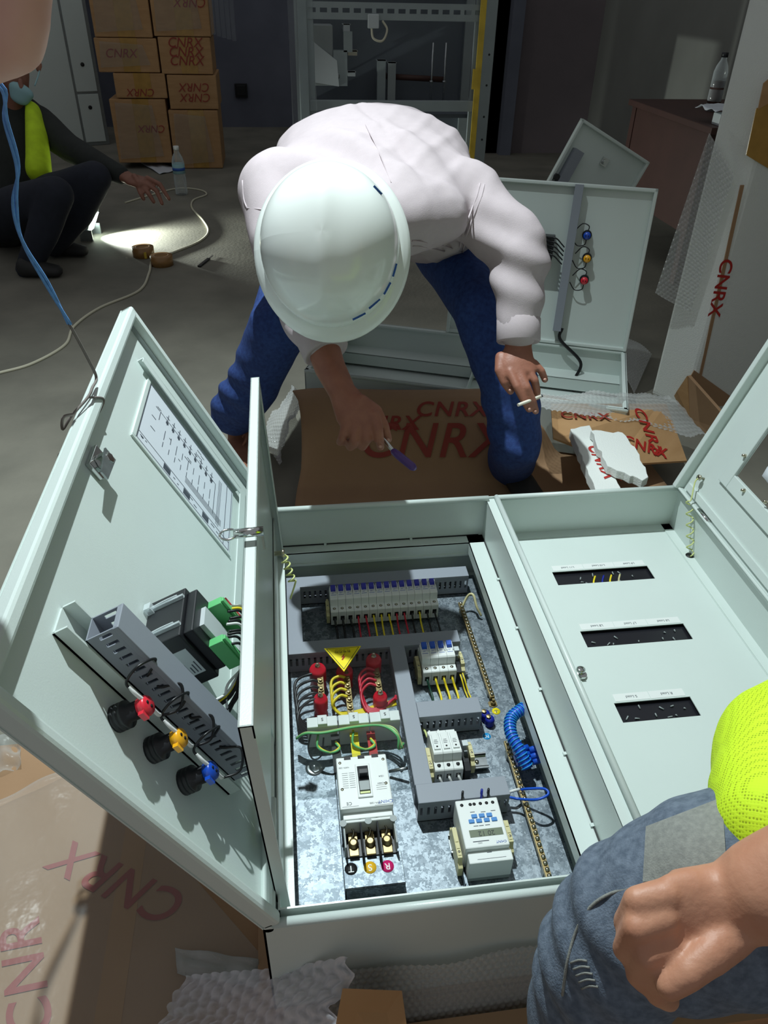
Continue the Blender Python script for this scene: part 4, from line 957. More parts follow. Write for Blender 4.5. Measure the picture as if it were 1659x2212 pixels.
# pilot lamps
for (u, v), m_, nm in (((252, 1553), 'lamp_red', 'red'), ((327, 1621), 'lamp_yellow', 'yellow'), ((397, 1690), 'lamp_blue', 'blue')):
    s_, y_ = PL(u, v, 0)
    t_ = on_door('pilot_lamp', f'black pilot lamp with {nm} end on the left door', 'pilot lamp', s_, y_)
    MB(FL).lathe((s_, y_, 0), (0, 0, 1), [(.017, 0), (.017, .004), (.015, .005), (.017, .007), (.017, .010), (.015, .011), (.017, .013), (.017, .016), (.011, .019), (.011, .034)], n=20).obj('housing', 'black_plastic', t_)
    MB(FL).lathe((s_, y_, .034), (0, 0, 1), [(.0125, 0), (.0125, .008), (.011, .011), (0, .011)], n=20).box((s_-.006, y_-.016, .036), (s_+.006, y_-.010, .043)).obj('end_cap', m_, t_)
    MB(FL).lathe((s_-.004, y_+.001, .045), (0, 0, 1), [(.0022, 0), (.0022, .0006), (0, .0006)], n=8).lathe((s_+.004, y_+.001, .045), (0, 0, 1), [(.0022, 0), (.0022, .0006), (0, .0006)], n=8).obj('terminal_hole_disc', 'ink_hole_black', t_)  # pair of black discs colours in the shade of the terminal openings
    for q_ in (-1, 1):
        ln_ = [FL(s_+q_*.010, y_+.002, .042), FL(s_+q_*.022, y_+.004, .040), FL(s_+q_*.034, y_+.012, .036)]
        wire('ferrule_sleeve', f'white sleeve on the {"hinge" if q_ < 0 else "free-edge"} side of the {nm} door lamp', ln_[:2]+[ln_[1]*.4+ln_[2]*.6], .0026, 'white_wire', f'sleeves at the {nm} door lamp')
        wire('lamp_wire', f'black wire from the {"hinge" if q_ < 0 else "free-edge"} side of the {nm} door lamp into the duct', [ln_[1], ln_[2], FL(s_+q_*.042, y_+.020, .056), FL(s_+q_*.026, y_+.040, .066), FL(s_+q_*.012, .650, .046), FL(s_+q_*.010, .664, .044)], .0017, 'black_wire', f'wires of the {nm} door lamp')
# ================================================================ packaging around the cabinets
from mathutils.bvhtree import BVHTree
def bvh_of(o): me = o.data; return BVHTree.FromPolygons([v.co for v in me.vertices], [tuple(p.vertices) for p in me.polygons])
def drape(bv, pix, off=.0015):
    out = []
    for (u, v) in pix:
        d = ray(u, v); h = bv.ray_cast(Vector(CAM), Vector(d))
        if h[0] is not None: out.append(np.array(h[0])-d*off)
    return out
def patch(bv, quad, n, off, m_, name, parent):
    """cloth patch: pixel quad laid onto a body surface"""
    g = MB(); I = {}
    for i in range(n+1):
        for j in range(n+1):
            a, b_ = i/n, j/n; q = np.array(quad[0])*(1-a)*(1-b_)+np.array(quad[1])*a*(1-b_)+np.array(quad[2])*a*b_+np.array(quad[3])*(1-a)*b_
            h = drape(bv, [q], off)
            if h: I[i, j] = g.pt(h[0])
    for i in range(n):
        for j in range(n):
            k = [(i, j), (i+1, j), (i+1, j+1), (i, j+1)]
            if all(x in I for x in k): g.face([I[x] for x in k], True)
    return g.obj(name, m_, parent)
def sheet(name, pts, z, th, m_, wav=0, seed=1, par=None, n=10):
    """a thick sheet over a polygon of four ground points"""
    P = [V3(p[0], p[1], z) if len(p) == 2 else V3(*p) for p in pts]; r_ = np.random.default_rng(seed); f = r_.uniform(6, 14, 4); ph = r_.uniform(0, 6, 4)
    def fn(u, v):
        p_ = (P[0]*(1-u)+P[1]*u)*(1-v)+(P[3]*(1-u)+P[2]*u)*v
        return p_+V3(0, 0, wav*(math.sin(f[0]*u+ph[0])+math.sin(f[1]*v+ph[1])+math.sin(f[2]*(u+v)+ph[2]))/2)
    o = MB().grid(fn, n, n).obj(name, m_, par, thick=th); return o
def bubbles(name, P, nu, nv, m_, wav=.01, pitch=.0115, seed=3, amp=.0042, edge=0, par=None, res=5):
    """bubble wrap: a wavy sheet with a raised hexagonal pattern"""
    P = [V3(*p) for p in P]; Lu = np.linalg.norm(P[1]-P[0]); Lv = np.linalg.norm(P[3]-P[0]); N = np.cross(P[1]-P[0], P[3]-P[0]); N = nrm(N)*(1 if N[2] > 0 else -1)
    r_ = np.random.default_rng(seed); f = r_.uniform(4, 11, 4); ph = r_.uniform(0, 6, 4)
    nu, nv = max(4, int(Lu/pitch*res)), max(4, int(Lv/pitch*res))
    u, v = np.meshgrid(np.linspace(0, 1, nu+1), np.linspace(0, 1, nv+1), indexing='ij')
    x, y = u*Lu/pitch, v*Lv/pitch/.866
    row = np.round(y); dx = (x+.5*(row % 2)); dx = dx-np.round(dx); dy = (y-row)*.866; d = np.sqrt(dx**2+dy**2)
    h = amp*np.sqrt(np.clip(1-(d/.44)**2, 0, 1))
    h = h+wav*(np.sin(f[0]*u+ph[0])*.8+np.sin(f[1]*v+ph[1])+np.sin(f[2]*(u+.7*v)+ph[2]))/2
    E_ = edge*(np.sin(17*u+ph[3])+.6*np.sin(31*u)) if edge else 0*u
    vv = v+E_*(v > .5)*(v-.5)*2-E_*(v < .5)*(.5-v)*2*.7
    Q = (P[0][None, None]*((1-u)*(1-vv))[..., None]+P[1]*(u*(1-vv))[..., None]+P[2]*(u*vv)[..., None]+P[3]*((1-u)*vv)[..., None])+N*h[..., None]
    g = MB(); g.v = list(Q.reshape(-1, 3)); w = nv+1
    g.f = [(i*w+j, (i+1)*w+j, (i+1)*w+j+1, i*w+j+1) for i in range(nu) for j in range(nv)]; g.sm = [True]*len(g.f)
    return g.obj(name, m_, par)
def cnrx(u0, v0, u1, v1, z, m_, par, size=None, flip=False, txt='CNRX'):
    """printed tape lettering, pixel of its first letter to pixel of its last, on height z"""
    a, b_ = PZ(u0, v0, z), PZ(u1, v1, z); x_ = nrm(b_-a); L = np.linalg.norm(b_-a)
    return text_mesh(txt, size or L*.42, Fr((a+b_)/2, x_, np.cross((0, 0, 1), x_)), m_, 'printed_text', par, shear=.25, bold=.001, spacing=1.1)
# sheet under the big cabinet
cbs = thing('cardboard_sheet', 'brown flattened carton with red lettering under the big cabinet', 'cardboard', (.1, .5, 0))
q = [PZ(-120, 1560, .02), PZ(620, 2600, .02)]
MB().box((-.62, -.35, 0), (.95, 1.05, .012)).box((-.10, .50, .012), (.98, 1.40, .0299)).obj('board', 'cardboard', cbs, bevel=.002)
cnrx(345, 1945, 180, 1865, .0135, 'tape_red_dull', cbs, size=.085)
cnrx(70, 2210, 50, 2030, .0135, 'tape_red_dull', cbs, size=.085, txt='CNR')
MB().box((-.34, -.2, .0119), (-.30, 1.0, .0126)).obj('packing_tape', 'cardboard_mid', cbs)
o = sheet('plastic_film', [PZ(-60, 1760, .02)[:2], PZ(200, 1640, .02)[:2], PZ(600, 2110, .02)[:2], PZ(-40, 2400, .02)[:2]], .026, .0003, 'stretch_film', .005, 5, n=40)
tag(o, 'thin clear plastic film crumpled over the lettered carton', 'plastic film')
# bubble wrap in front
bw = bubbles('bubble_wrap', [PZ(300, 2330, .03), PZ(395, 2110, .04), PY(770, 2068, .482), PY(680, 2330, .40)], 0, 0, 'bubble', wav=.010, edge=.03, pitch=.018, amp=.007)
tag(bw, 'sheet of clear bubble wrap crumpled on the floor against the cabinet', 'bubble wrap')
bw = bubbles('bubble_wrap', [(-.06, .462, .012), (.62, .462, .012), (.62, .494, .150), (-.06, .494, .135)], 0, 0, 'bubble_hazy', wav=.0045, edge=.03, seed=9, amp=.003)
tag(bw, 'strip of cloudy bubble wrap clinging to the front wall of the cabinet', 'bubble wrap')
o = sheet('foam_wrap', [PZ(385, 2110, .02)[:2], PZ(380, 2055, .02)[:2], PZ(560, 2080, .02)[:2], PZ(560, 2140, .02)[:2]], .03, .002, 'bubble_hazy', .005, 8)
tag(o, 'scrap of cloudy foam film at the corner of the cabinet', 'foam film')
fl_ = thing('cardboard_flap', 'light brown carton flap standing out below the cabinet front', 'cardboard', (.1, .42, 0))
MB().hexa([PZ(690, 2400, .014), PZ(905, 2400, .014), PY(868, 2140, .458), PY(740, 2135, .458)], [PZ(690, 2400, .018), PZ(905, 2400, .018), PY(868, 2140, .454), PY(740, 2135, .454)]).obj('flap_board', 'cardboard_mid', fl_)
MB().box((.10, .40, .0), (.70, .455, .045)).obj('flap_fold', 'cardboard', fl_)
# debris at the far left edge below the door
o = sheet('plastic_bag', [PZ(-30, 1690, .01)[:2], PZ(-30, 1590, .01)[:2], PZ(45, 1600, .01)[:2], PZ(50, 1660, .01)[:2]], .02, .0004, 'stretch_film', .008, 15, n=14)
tag(o, 'crumpled clear plastic bag on the floor beneath the left door', 'plastic bag')

# ---- second cabinet lying behind, turned a little
ph = math.radians(-21); ex = V3(math.cos(ph), math.sin(ph), 0); ey = V3(-math.sin(ph), math.cos(ph), 0)
F2 = Fr(V3(1.20, 2.416, 0)-1.05*ex, ex, ey)      # x to the right, y away; far wall at y=0
c2b = thing('electrical_cabinet', 'second off-white steel cabinet lying open behind the bending worker', 'cabinet', tuple(F2(.5, -.25, 0)))
d2_, z2 = .47, .2
MB(F2).box((0, -d2_, .02), (1.05, 0, .05)).box((0, -.004, .02), (1.05, 0, z2)).box((0, -d2_, .02), (1.05, -d2_+.004, z2)).box((0, -d2_, .02), (.004, 0, z2)).box((1.046, -d2_, .02), (1.05, 0, z2)).box((.52, -d2_, .02), (.523, 0, .1)).obj('body', 'paint_far', c2b)
g = MB(F2).box((-.002, -.016, z2-.012), (1.052, .002, z2)).box((-.002, -d2_-.002, z2-.012), (1.052, -d2_+.016, z2)).box((-.002, -d2_, z2-.012), (.016, 0, z2)).box((1.034, -d2_, z2-.012), (1.052, 0, z2))
g.obj('rim', 'paint_far', c2b, bevel=.004)
MB(F2).box((.004, -.08, .10), (1.046, -.004, .103)).box((.004, -.08, .06), (1.046, -.077, .103)).obj('stop_frame', 'paint_far', c2b)
# its door stands up from the far wall
tilt = V3(0, 0, 1)*.985+ey*.17
FD2 = Fr(F2(0, -.002, z2), ex, tilt)          # x along, y up
dsz = .535; x0_ = .40
dpan = MB(FD2).box((x0_, 0, 0), (1.05, dsz, .002)).obj('door', 'paint_far', c2b, label='upright door with grey duct and three lamps')
MB(FD2).box((x0_, dsz-.012, -.001), (1.05, dsz, .022)).box((1.038, 0, -.001), (1.05, dsz, .022)).box((x0_, 0, -.001), (1.05, .012, .016)).box((x0_, 0, -.001), (x0_+.012, dsz, .022)).obj('door_lip', 'paint_far', dpan, bevel=.003)
def P2(u, v, h=0):
    r = ray(u, v); n_ = FD2.z; tt = (h-(CAM-FD2.o).dot(n_))/r.dot(n_); q = CAM+tt*r; return (q-FD2.o).dot(FD2.x), (q-FD2.o).dot(FD2.y)
a, b_ = P2(1252, 398, .03), P2(1213, 715, .03)
duct('grey duct mounted upright on the door of the second cabinet', min(a[0], b_[0])-.012, max(a[0], b_[0])-.004, b_[1], a[1], 1, z0=.002, z1=.042, fr=FD2)
for (u, v), m_, nm in (((1268, 507), 'lamp_blue', 'blue'), ((1268, 556), 'lamp_yellow', 'yellow'), ((1262, 603), 'lamp_red', 'red')):
    x_, y_ = P2(u, v, 0)
    t_ = thing('pilot_lamp', f'{nm} tipped pilot lamp on the door of the second cabinet', 'pilot lamp', tuple(FD2(x_, y_, 0)))
    MB(FD2).lathe((x_, y_, .002), (0, 0, 1), [(.016, 0), (.016, .016), (.011, .019), (.011, .032)], n=16).obj('housing', 'black_plastic', t_)
    MB(FD2).lathe((x_, y_, .034), (0, 0, 1), [(.0125, 0), (.0125, .010), (0, .011)], n=16).obj('end_cap', m_, t_)
    MB(FD2).lathe((x_-.004, y_, .045), (0, 0, 1), [(.002, 0), (.002, .0006), (0, .0006)], n=8).lathe((x_+.004, y_, .045), (0, 0, 1), [(.002, 0), (.002, .0006), (0, .0006)], n=8).obj('terminal_hole_disc', 'ink_hole_black', t_)  # lamp terminals: recess shade painted as two black discs
    wire('lamp_wire', f'black wire looping from the {nm} lamp to the upright duct', [FD2(x_, y_+.012, .040), FD2(x_+.002, y_+.03, .036), FD2(x_-.02, y_+.036, .03), FD2(x_-.042, y_+.012, .03)], .0018, 'black_wire', n=6)
    wire('lamp_wire', f'black wire hanging below the {nm} lamp', [FD2(x_, y_-.012, .040), FD2(x_-.004, y_-.03, .036), FD2(x_-.028, y_-.034, .03), FD2(x_-.048, y_-.010, .03)], .0018, 'black_wire', n=6)
x_, y_ = P2(1200, 530, .0)
t_ = thing('power_meter', 'black meter block with cables on the second cabinet door', 'meter', tuple(FD2(x_, y_, 0)))
MB(FD2).box((x_-.09, y_-.045, .002), (x_-.005, y_+.035, .07)).obj('case', 'black_plastic', t_, bevel=.002)
for k in range(4): MB(FD2).box((x_-.06+.003, y_+.028-.018*k, .07), (x_-.035, y_+.034-.018*k, .078)).obj('terminal', 'white_plastic', t_)
for k in range(5): wire('meter_wire', 'black cable from the second door meter to its duct', [FD2(x_-.03, y_+.03-.012*k, .07), FD2(x_+.0, y_+.03-.014*k, .082), FD2(x_+.02, y_+.012-.014*k, .06), FD2(x_+.03, y_-.0-.014*k, .03)], .0024, 'black_wire', 'cables of the second door meter', n=6)
p, q = P2(1216, 715, .02), None
wire('door_cable', 'black cable sleeve hanging from the upright duct into the second cabinet', [FD2(p[0]-.004, p[1]+.01, .022), FD2(p[0]-.004, p[1]-.03, .03), F2(.9, -.03, .15), F2(.89, -.05, .09), F2(.895, -.07, .052)], .006, 'black_wire', n=8)
# another loose door behind
DC = [PY(u, v, 3.15) for u, v in ((1255, 255), (1400, 350))]
v_ = nrm(DC[1]-DC[0]); w_ = nrm(np.cross(v_, (0.0, 1, -.12))); w_ = -w_ if w_[2] > 0 else w_
F3 = Fr(DC[0], v_, w_)
if F3.z[1] > 0: F3.z = -F3.z
L3 = np.linalg.norm(DC[1]-DC[0])
d3 = thing('cabinet_door', 'loose off-white cabinet door leaning behind the second cabinet', 'door', tuple(F3(L3, .9, 0)))
MB(F3).box((0, 0, -.002), (L3, .88, 0)).obj('panel', 'paint_far', d3)
MB(F3).box((0, 0, -.002), (L3, .012, .02)).box((L3-.012, 0, -.002), (L3, .88, .02)).box((0, 0, -.002), (.012, .88, .02)).obj('panel_lip', 'paint_far', d3, bevel=.003)
MB(F3).box((.03, .10, 0), (.07, .6, .035)).obj('door_duct', 'duct', d3)
MB(F3).box((L3*.5-.012, .07, 0), (L3*.5+.016, .10, .012)).cyl((L3*.5, .085, .01), (L3*.5, .085, .026), .010, n=10).obj('lock', 'chrome', d3)
for k, m_ in enumerate(('black_plastic', 'white_plastic', 'black_plastic')): MB(F3).cyl((.018, .22+.03*k, 0), (.018, .22+.03*k, .035), .011, n=12).obj('door_lamp', m_, d3)

# ---- carton sheet between the cabinets
far = [PZ(632, 846, .215), PZ(700, 842, .215), PZ(850, 842, .215), PZ(1060, 842, .215), PZ(1200, 860, .10), PZ(1330, 885, .05)]
carton = thing('cardboard_sheet', 'brown carton with CNRX lettering spread between the two cabinets', 'cardboard', (.6, 1.8, 0))
def cfn(u, v):
    k = u*(len(far)-1); i = min(int(k), len(far)-2); f_ = k-i; p_ = far[i]*(1-f_)+far[i+1]*f_
    prof = [(0, .0), (.06, -.004), (.14, -.05), (.22, -.15), (.27, -.19), (.4, -.198), (.75, -.198)]
    x_ = v*6; j = min(int(x_), 5); g_ = x_-j; dy = prof[j][0]*(1-g_)+prof[j+1][0]*g_; dz = prof[j][1]*(1-g_)+prof[j+1][1]*g_
    return V3(p_[0]+.02*math.sin(5*v)*(1-u), max(p_[1]-dy, 1.475), max(p_[2]+dz, .012)+.004*math.sin(11*u+4*v))
cb = MB().grid(cfn, 24, 24).obj('board', 'cardboard', carton, thick=.004)
bvc = bvh_of(cb)
def print_on(bv, txt, u, v, du, dv, size, m_, par, shear=.25, off=.009):
    """lettering laid on a surface at a pixel, its reading direction given in pixels"""
    a = drape(bv, [(u, v), (u+du, v+dv), (u+dv*.4, v-du*.4)], off)
    if len(a) < 3: return None
    x_ = nrm(a[1]-a[0]); y_ = a[2]-a[0]; y_ = nrm(y_-y_.dot(x_)*x_)
    return text_mesh(txt, size, Fr(a[0], x_, y_), m_, 'printed_text', par, shear=shear, bold=.0012, spacing=1.1)
print_on(bvc, 'CNRX', 973, 885, 20, 0, .075, 'print_faint', carton)
print_on(bvc, 'CNRX', 830, 915, 20, 0, .07, 'print_faint', carton)
print_on(bvc, 'CNRX', 930, 955, 20, 0, .15, 'print_faint', carton)
MB().box((.20, 1.50, .014), (.25, 1.9, .0195)).obj('packing_tape', 'cardboard', carton)
# lighter torn carton with tape lettering, foam pieces
cl_ = thing('carton_piece', 'light brown torn carton piece with red CNRX tape beside the foam', 'cardboard', tuple(PZ(1400, 960, .02)))
pz = [PZ(1195, 945, .215), PZ(1345, 1003, .12), PZ(1484, 995, .07), PZ(1440, 872, .17), PZ(1190, 872, .215)]
MB().hexa([p_-V3(0, 0, .006) for p_ in pz], pz).obj('board', 'cardboard_light', cl_)
bvl = BVHTree.FromPolygons([Vector(p_) for p_ in pz], [(0, 1, 2), (0, 2, 3), (0, 3, 4)])
print_on(bvl, 'CNRX', 1400, 930, 12, 26, .06, 'tape_red', cl_, off=.0015); print_on(bvl, 'CNRX', 1392, 965, 18, 6, .055, 'tape_red', cl_, off=.0025); print_on(bvl, 'CNRX', 1262, 898, 20, 1, .055, 'tape_red_dull', cl_, off=.0015)
o = bubbles('bubble_wrap', [PZ(1150, 850, .235), PZ(1440, 850, .20), PZ(1535, 950, .08), PZ(1160, 880, .25)], 0, 0, 'bubble_hazy', wav=.008, edge=.05, seed=21, pitch=.014, res=4)
tag(o, 'cloudy bubble wrap draped over the second cabinet and light carton', 'bubble wrap')
o = bubbles('bubble_wrap', [PZ(1335, 715, .03), PZ(1408, 765, .02), PZ(1370, 850, .02), PZ(1330, 760, .03)], 0, 0, 'bubble_hazy', wav=.01, seed=22, pitch=.014, res=4)
tag(o, 'scrap of bubble wrap on the floor beside the second cabinet door', 'bubble wrap')
o = bubbles('bubble_wrap', [PZ(560, 940, .02), PZ(628, 830, .12), PZ(660, 860, .15), PZ(600, 1000, .03)], 0, 0, 'bubble_hazy', wav=.012, edge=.06, seed=23, pitch=.014, res=4)
tag(o, 'torn bubble wrap at the carton corner near the worker\'s shoe', 'bubble wrap')
def slab(name, pix, z, th, m_, par, tz=None, jag=0, seed=1):
    r_ = random.Random(seed); P = []
    n = len(pix)
    for i, (u, v) in enumerate(pix):
        a, b_ = np.array(pix[i]), np.array(pix[(i+1) % n]); st_ = max(1, int(np.linalg.norm(b_-a)/10)) if jag else 1
        za, zb_ = (tz[i], tz[(i+1) % n]) if tz else (z, z)
        for k in range(st_):
            f_ = k/st_; q_ = a+(b_-a)*f_+(np.array([r_.uniform(-jag, jag), r_.uniform(-jag, jag)]) if k else 0); P.append(PZ(*q_, za+(zb_-za)*f_))
    return MB().hexa([p_-V3(0, 0, th) for p_ in P][::-1], P[::-1]).obj(name, m_, par, bevel=.002)
t_ = thing('foam_strip', 'white foam strip printed with red CNRX lettering', 'foam', tuple(PZ(1290, 1000, .03)))
slab('strip', [(1232, 926), (1274, 918), (1345, 1062), (1288, 1062)], .235, .03, 'foam', t_, jag=2)
cnrx(1275, 950, 1328, 1046, .2365, 'tape_red', t_, size=.058)
t_ = thing('foam_board', 'broken white foam board lying on the CNRX foam strip', 'foam', tuple(PZ(1340, 980, .05)))
slab('board', [(1276, 930), (1345, 934), (1372, 965), (1401, 1030), (1388, 1038), (1312, 1006)], .262, .024, 'foam', t_, jag=3, seed=4)

# ---- tall foam-wrapped panel standing at the right
A = PZ(1480, 885, 0); e1 = nrm(V3(.97, .14, 0)); e2 = nrm(V3(-.52, .85, 0)); FP = Fr(A, e1, V3(0, 0, 1)); wp_ = .15
wpn = thing('wrapped_panel', 'tall panel wrapped in white foam with brown tape, leaning at the right wall', 'package', tuple(A))
lo = [A, A+.95*e1, A+.95*e1+wp_*e2, A+wp_*e2]
MB().hexa(lo, [p_+V3(0, 0, 1.5) for p_ in lo]).obj('foam_wrap', 'foam', wpn, bevel=.012)
Pm = lambda u, v, off=.004: (lambda r: CAM+((FP.o-CAM).dot(FP.z)+off*(1 if FP.z.dot(ray(u, v)) < 0 else -1))/r.dot(FP.z)*r)(ray(u, v))
nF = FP.z if FP.z[1] < 0 else -FP.z
def fpoly(pix, m_, name, off=.004, th=.003):
    P = [Pm(u, v, off) for u, v in pix]; return MB().hexa([p_-nF*th for p_ in P], P).obj(name, m_, wpn)
fpoly([(1634, 235), (1720, 190), (1720, 400), (1612, 335)], 'tape_brown', 'tape_patch')
fpoly([(1650, 180), (1720, 120), (1720, 190), (1638, 236)], 'cardboard_light', 'tape_patch', .005)
fpoly([(1500, 800), (1640, 900), (1700, 1020), (1620, 980), (1470, 850)], 'cardboard', 'bottom_carton', .006)
a_, b_ = Pm(1568, 575), Pm(1546, 665)
text_mesh('CNRX', .07, Fr((a_+b_)/2-nF*.002, b_-a_, np.cross(nF, nrm(b_-a_))), 'tape_red', 'printed_text', wpn, shear=.2, bold=.001)
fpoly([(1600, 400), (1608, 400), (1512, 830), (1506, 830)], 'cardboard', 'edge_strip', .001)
o = bubbles('bubble_wrap', [A+wp_*e2+V3(-.08, -.01, .40), A+wp_*.4*e2+V3(-.03, -.02, .36), A+wp_*.3*e2+V3(-.02, -.02, .80), A+wp_*e2+V3(-.02, 0, .90)], 0, 0, 'bubble_hazy', wav=.006, edge=.0, seed=25, pitch=.014, res=4)
tag(o, 'bubble wrap hanging from the edge of the tall wrapped panel', 'bubble wrap')
t_ = thing('torn_carton', 'torn carton corner standing at the foot of the wrapped panel', 'cardboard', tuple(PZ(1470, 890, 0)))
MB().hexa([PZ(1452, 862, 0), PZ(1490, 905, 0), PZ(1495, 905, 0), PZ(1458, 862, 0)], [PZ(1462, 845, .08), PZ(1484, 812, .16), PZ(1488, 812, .16), PZ(1468, 845, .08)]).obj('carton_side', 'cardboard_light', t_)
MB().hexa([PZ(1490, 905, 0), PZ(1600, 1010, 0), PZ(1606, 1005, 0), PZ(1496, 903, 0)], [PZ(1486, 812, .16), PZ(1600, 940, .1), PZ(1606, 938, .1), PZ(1492, 810, .16)]).obj('carton_side', 'cardboard', t_)

# ================================================================ desk in the far right corner
ZD = .74
dk = thing('desk', 'dark wooden desk standing against the right wall', 'desk', (2.35, 4.0, 0))
p0, p1_ = PZ(1478, 262, ZD), PZ(1600, 225, ZD)
MB().box((1.98, 3.62, ZD-.03), (2.74, 4.6, ZD)).obj('top', 'wood_dark', dk, bevel=.003)
for x_, y_ in ((2.02, 3.68), (2.70, 3.68), (2.02, 4.54), (2.70, 4.54)): MB().box((x_-.025, y_-.025, 0), (x_+.025, y_+.025, ZD-.03)).obj('leg', 'wood_dark', dk)
MB().box((2.0, 3.66, .25), (2.72, 3.68, ZD-.03)).obj('front_board', 'wood_dark', dk)
MB().box((2.0, 3.68, .25), (2.02, 4.54, ZD-.03)).obj('side_board', 'wood_dark', dk)
# things on the desk, placed on its top
def dtop(u, v): return PZ(u, v, ZD)
p = PZ(1560, 275, ZD-.02); p = V3(2.16, 3.70, ZD)
t_ = thing('power_strip', 'grey power strip with round sockets lying on the desk edge', 'power strip', tuple(p))
MB().box((p[0]-.13, p[1]-.04, ZD), (p[0]+.13, p[1]+.03, ZD+.05)).obj('strip_body', 'lightgrey', t_, bevel=.004)
for k in (-1, 1): MB().cyl((p[0]+k*.06-.02, p[1]-.041, ZD+.026), (p[0]+k*.06-.02, p[1]-.036, ZD+.026), .014, n=14).obj('socket', 'ink_hole_black', t_)
o = sheet('paper', [(2.0, 3.66), (2.0, 3.86), (2.3, 3.9), (2.32, 3.68)], ZD+.06, .001, 'paper', .012, 31, n=12); tag(o, 'curled white paper lying over the power strip on the desk', 'paper')
o = sheet('crumpled_paper', [(2.2, 3.84), (2.2, 4.02), (2.42, 4.02), (2.44, 3.84)], ZD+.035, .001, 'sheet_white', .02, 33, n=14); tag(o, 'crumpled white paper behind the yellow ruler on the desk', 'paper')
tag(MB().box((2.12, 3.645, ZD+.066), (2.42, 3.675, ZD+.073)).obj('ruler', 'sign_yellow'), 'yellow folding ruler lying on the white paper', 'ruler')
def bottle(label, p, h, capm, labm=True, body='pet'):
    t_ = thing('water_bottle', label, 'bottle', tuple(p)); r = h*.135
    MB().lathe(p, (0, 0, 1), [(r*.9, 0), (r, h*.03), (r, h*.12), (r*.93, h*.16), (r, h*.2), (r, h*.36), (r*.93, h*.4), (r, h*.44), (r, h*.68), (r*.8, h*.78), (r*.4, h*.88), (r*.38, h*.93)], n=20).obj('bottle_body', body, t_)
    MB().lathe(p+V3(0, 0, h*.92), (0, 0, 1), [(r*.46, 0), (r*.46, h*.075), (r*.4, h*.08), (0, h*.08)], n=16).obj('cap', capm, t_)
    if labm: MB().lathe(p+V3(0, 0, h*.45), (0, 0, 1), [(r*1.01, 0), (r*1.01, h*.2)], n=20).obj('bottle_label', 'mask', t_); MB().lathe(p+V3(0, 0, h*.51), (0, 0, 1), [(r*1.02, 0), (r*1.02, h*.06)], n=20).obj('label_band', 'label_blue', t_)
    else: MB().lathe(p+V3(0, 0, h*.02), (0, 0, 1), [(r*.96, 0), (r*.96, h*.5), (0, h*.5)], n=20).obj('drink', 'wood_dark', t_)
    return t_
bottle('dark drink bottle standing on the desk', V3(2.24, 4.14, ZD), .26, 'black_plastic', False)
t_ = thing('measuring_stand', 'thin metal stand with cross rod on the desk', 'stand', (2.55, 4.3, ZD))
MB().lathe((2.55, 4.3, ZD), (0, 0, 1), [(.06, 0), (.06, .012), (.012, .02), (.012, .30), (0, .30)], n=14).obj('post', 'black_plastic', t_)
MB().cyl((2.40, 4.3, ZD+.28), (2.63, 4.3, ZD+.235), .005, n=8).obj('cross_rod', 'black_plastic', t_)

# ================================================================ background: rack, cartons, grey cabinet
yr = 4.8; zt_ = 1.9
rk = thing('switchgear_frame', 'open grey switchgear frame with yellow tape behind the worker', 'frame', (.69, yr, 0))
MB().box((.148, yr, 0), (.20, yr+.06, zt_)).box((.148, yr+.04, 0), (.236, yr+.06, zt_)).obj('post', 'rack_grey', rk, bevel=.003)
MB().box((1.165, yr, 0), (1.232, yr+.06, zt_)).box((1.12, yr+.04, 0), (1.232, yr+.06, zt_)).obj('post', 'rack_grey', rk, bevel=.003)
MB().box((.148, yr+.55, 0), (.20, yr+.6, zt_)).obj('post', 'rack_grey', rk); MB().box((1.18, yr+.55, 0), (1.232, yr+.6, zt_)).obj('post', 'rack_grey', rk)
def perf(z0_, h, y_, x0_, x1_):
    g = MB(); n = 16; w = (x1_-x0_)/n
    g.box((x0_, y_, z0_), (x1_, y_+.004, z0_+h*.36)).box((x0_, y_, z0_+h*.64), (x1_, y_+.004, z0_+h))
    for k in range(n+1): g.box((max(x0_, x0_+k*w-.011), y_, z0_+h*.36), (min(x1_, x0_+k*w+.011), y_+.004, z0_+h*.64))
    g.box((x0_, y_, z0_-.004), (x1_, y_+.03, z0_)); return g.obj('perforated_rail', 'rack_grey', rk)
perf(1.085, .075, yr+.03, .20, 1.165); perf(1.22, .07, yr+.5, .5, 1.10)
MB().box((.20, yr+.01, .645), (1.165, yr+.04, .70)).obj('cross_rail', 'rack_grey', rk, bevel=.003)
MB().box((.20, yr+.01, .03), (1.165, yr+.04, .10)).obj('cross_rail', 'rack_grey', rk, bevel=.003)
MB().box((.16, yr+.58, .02), (1.22, yr+.60, zt_)).obj('back_panel', 'rack_back', rk)
MB().box((.2, yr+.1, .60), (1.16, yr+.58, .62)).obj('floor_panel', 'rack_back', rk)
g = MB().box((1.135, yr-.003, .3), (1.168, yr+.004, zt_)).box((1.12, yr-.004, .76), (1.15, yr+.002, .86)); g.obj('yellow_tape', 'tape_yellow', rk)
for z_ in (.5, .62, .78, .93): MB().cyl((1.205, yr-.002, z_), (1.205, yr+.001, z_), .006, n=8).obj('painted_bolt_hole', 'ink_hole_black', rk)  # shade inside the bolt holes, painted as black discs on the post
o = sheet('wrap_film', [(.10, yr-.03, .55), (.10, yr-.03, 1.6), (.22, yr-.02, 1.6), (.24, yr-.02, .62)], 0, .0004, 'stretch_film', .012, 41, rk, n=22)
mcx = lambda u, v, y_=5.05: PY(u, v, y_)
bk = thing('rack_breaker', 'grey breaker block mounted inside the switchgear frame', 'breaker', (.32, 5.1, .62))
a, b_ = mcx(680, 185), mcx(755, 55)
MB().box((a[0], 5.05, a[2]), (a[0]+.11, 5.2, b_[2])).obj('block', 'grey_plastic', bk, bevel=.004)
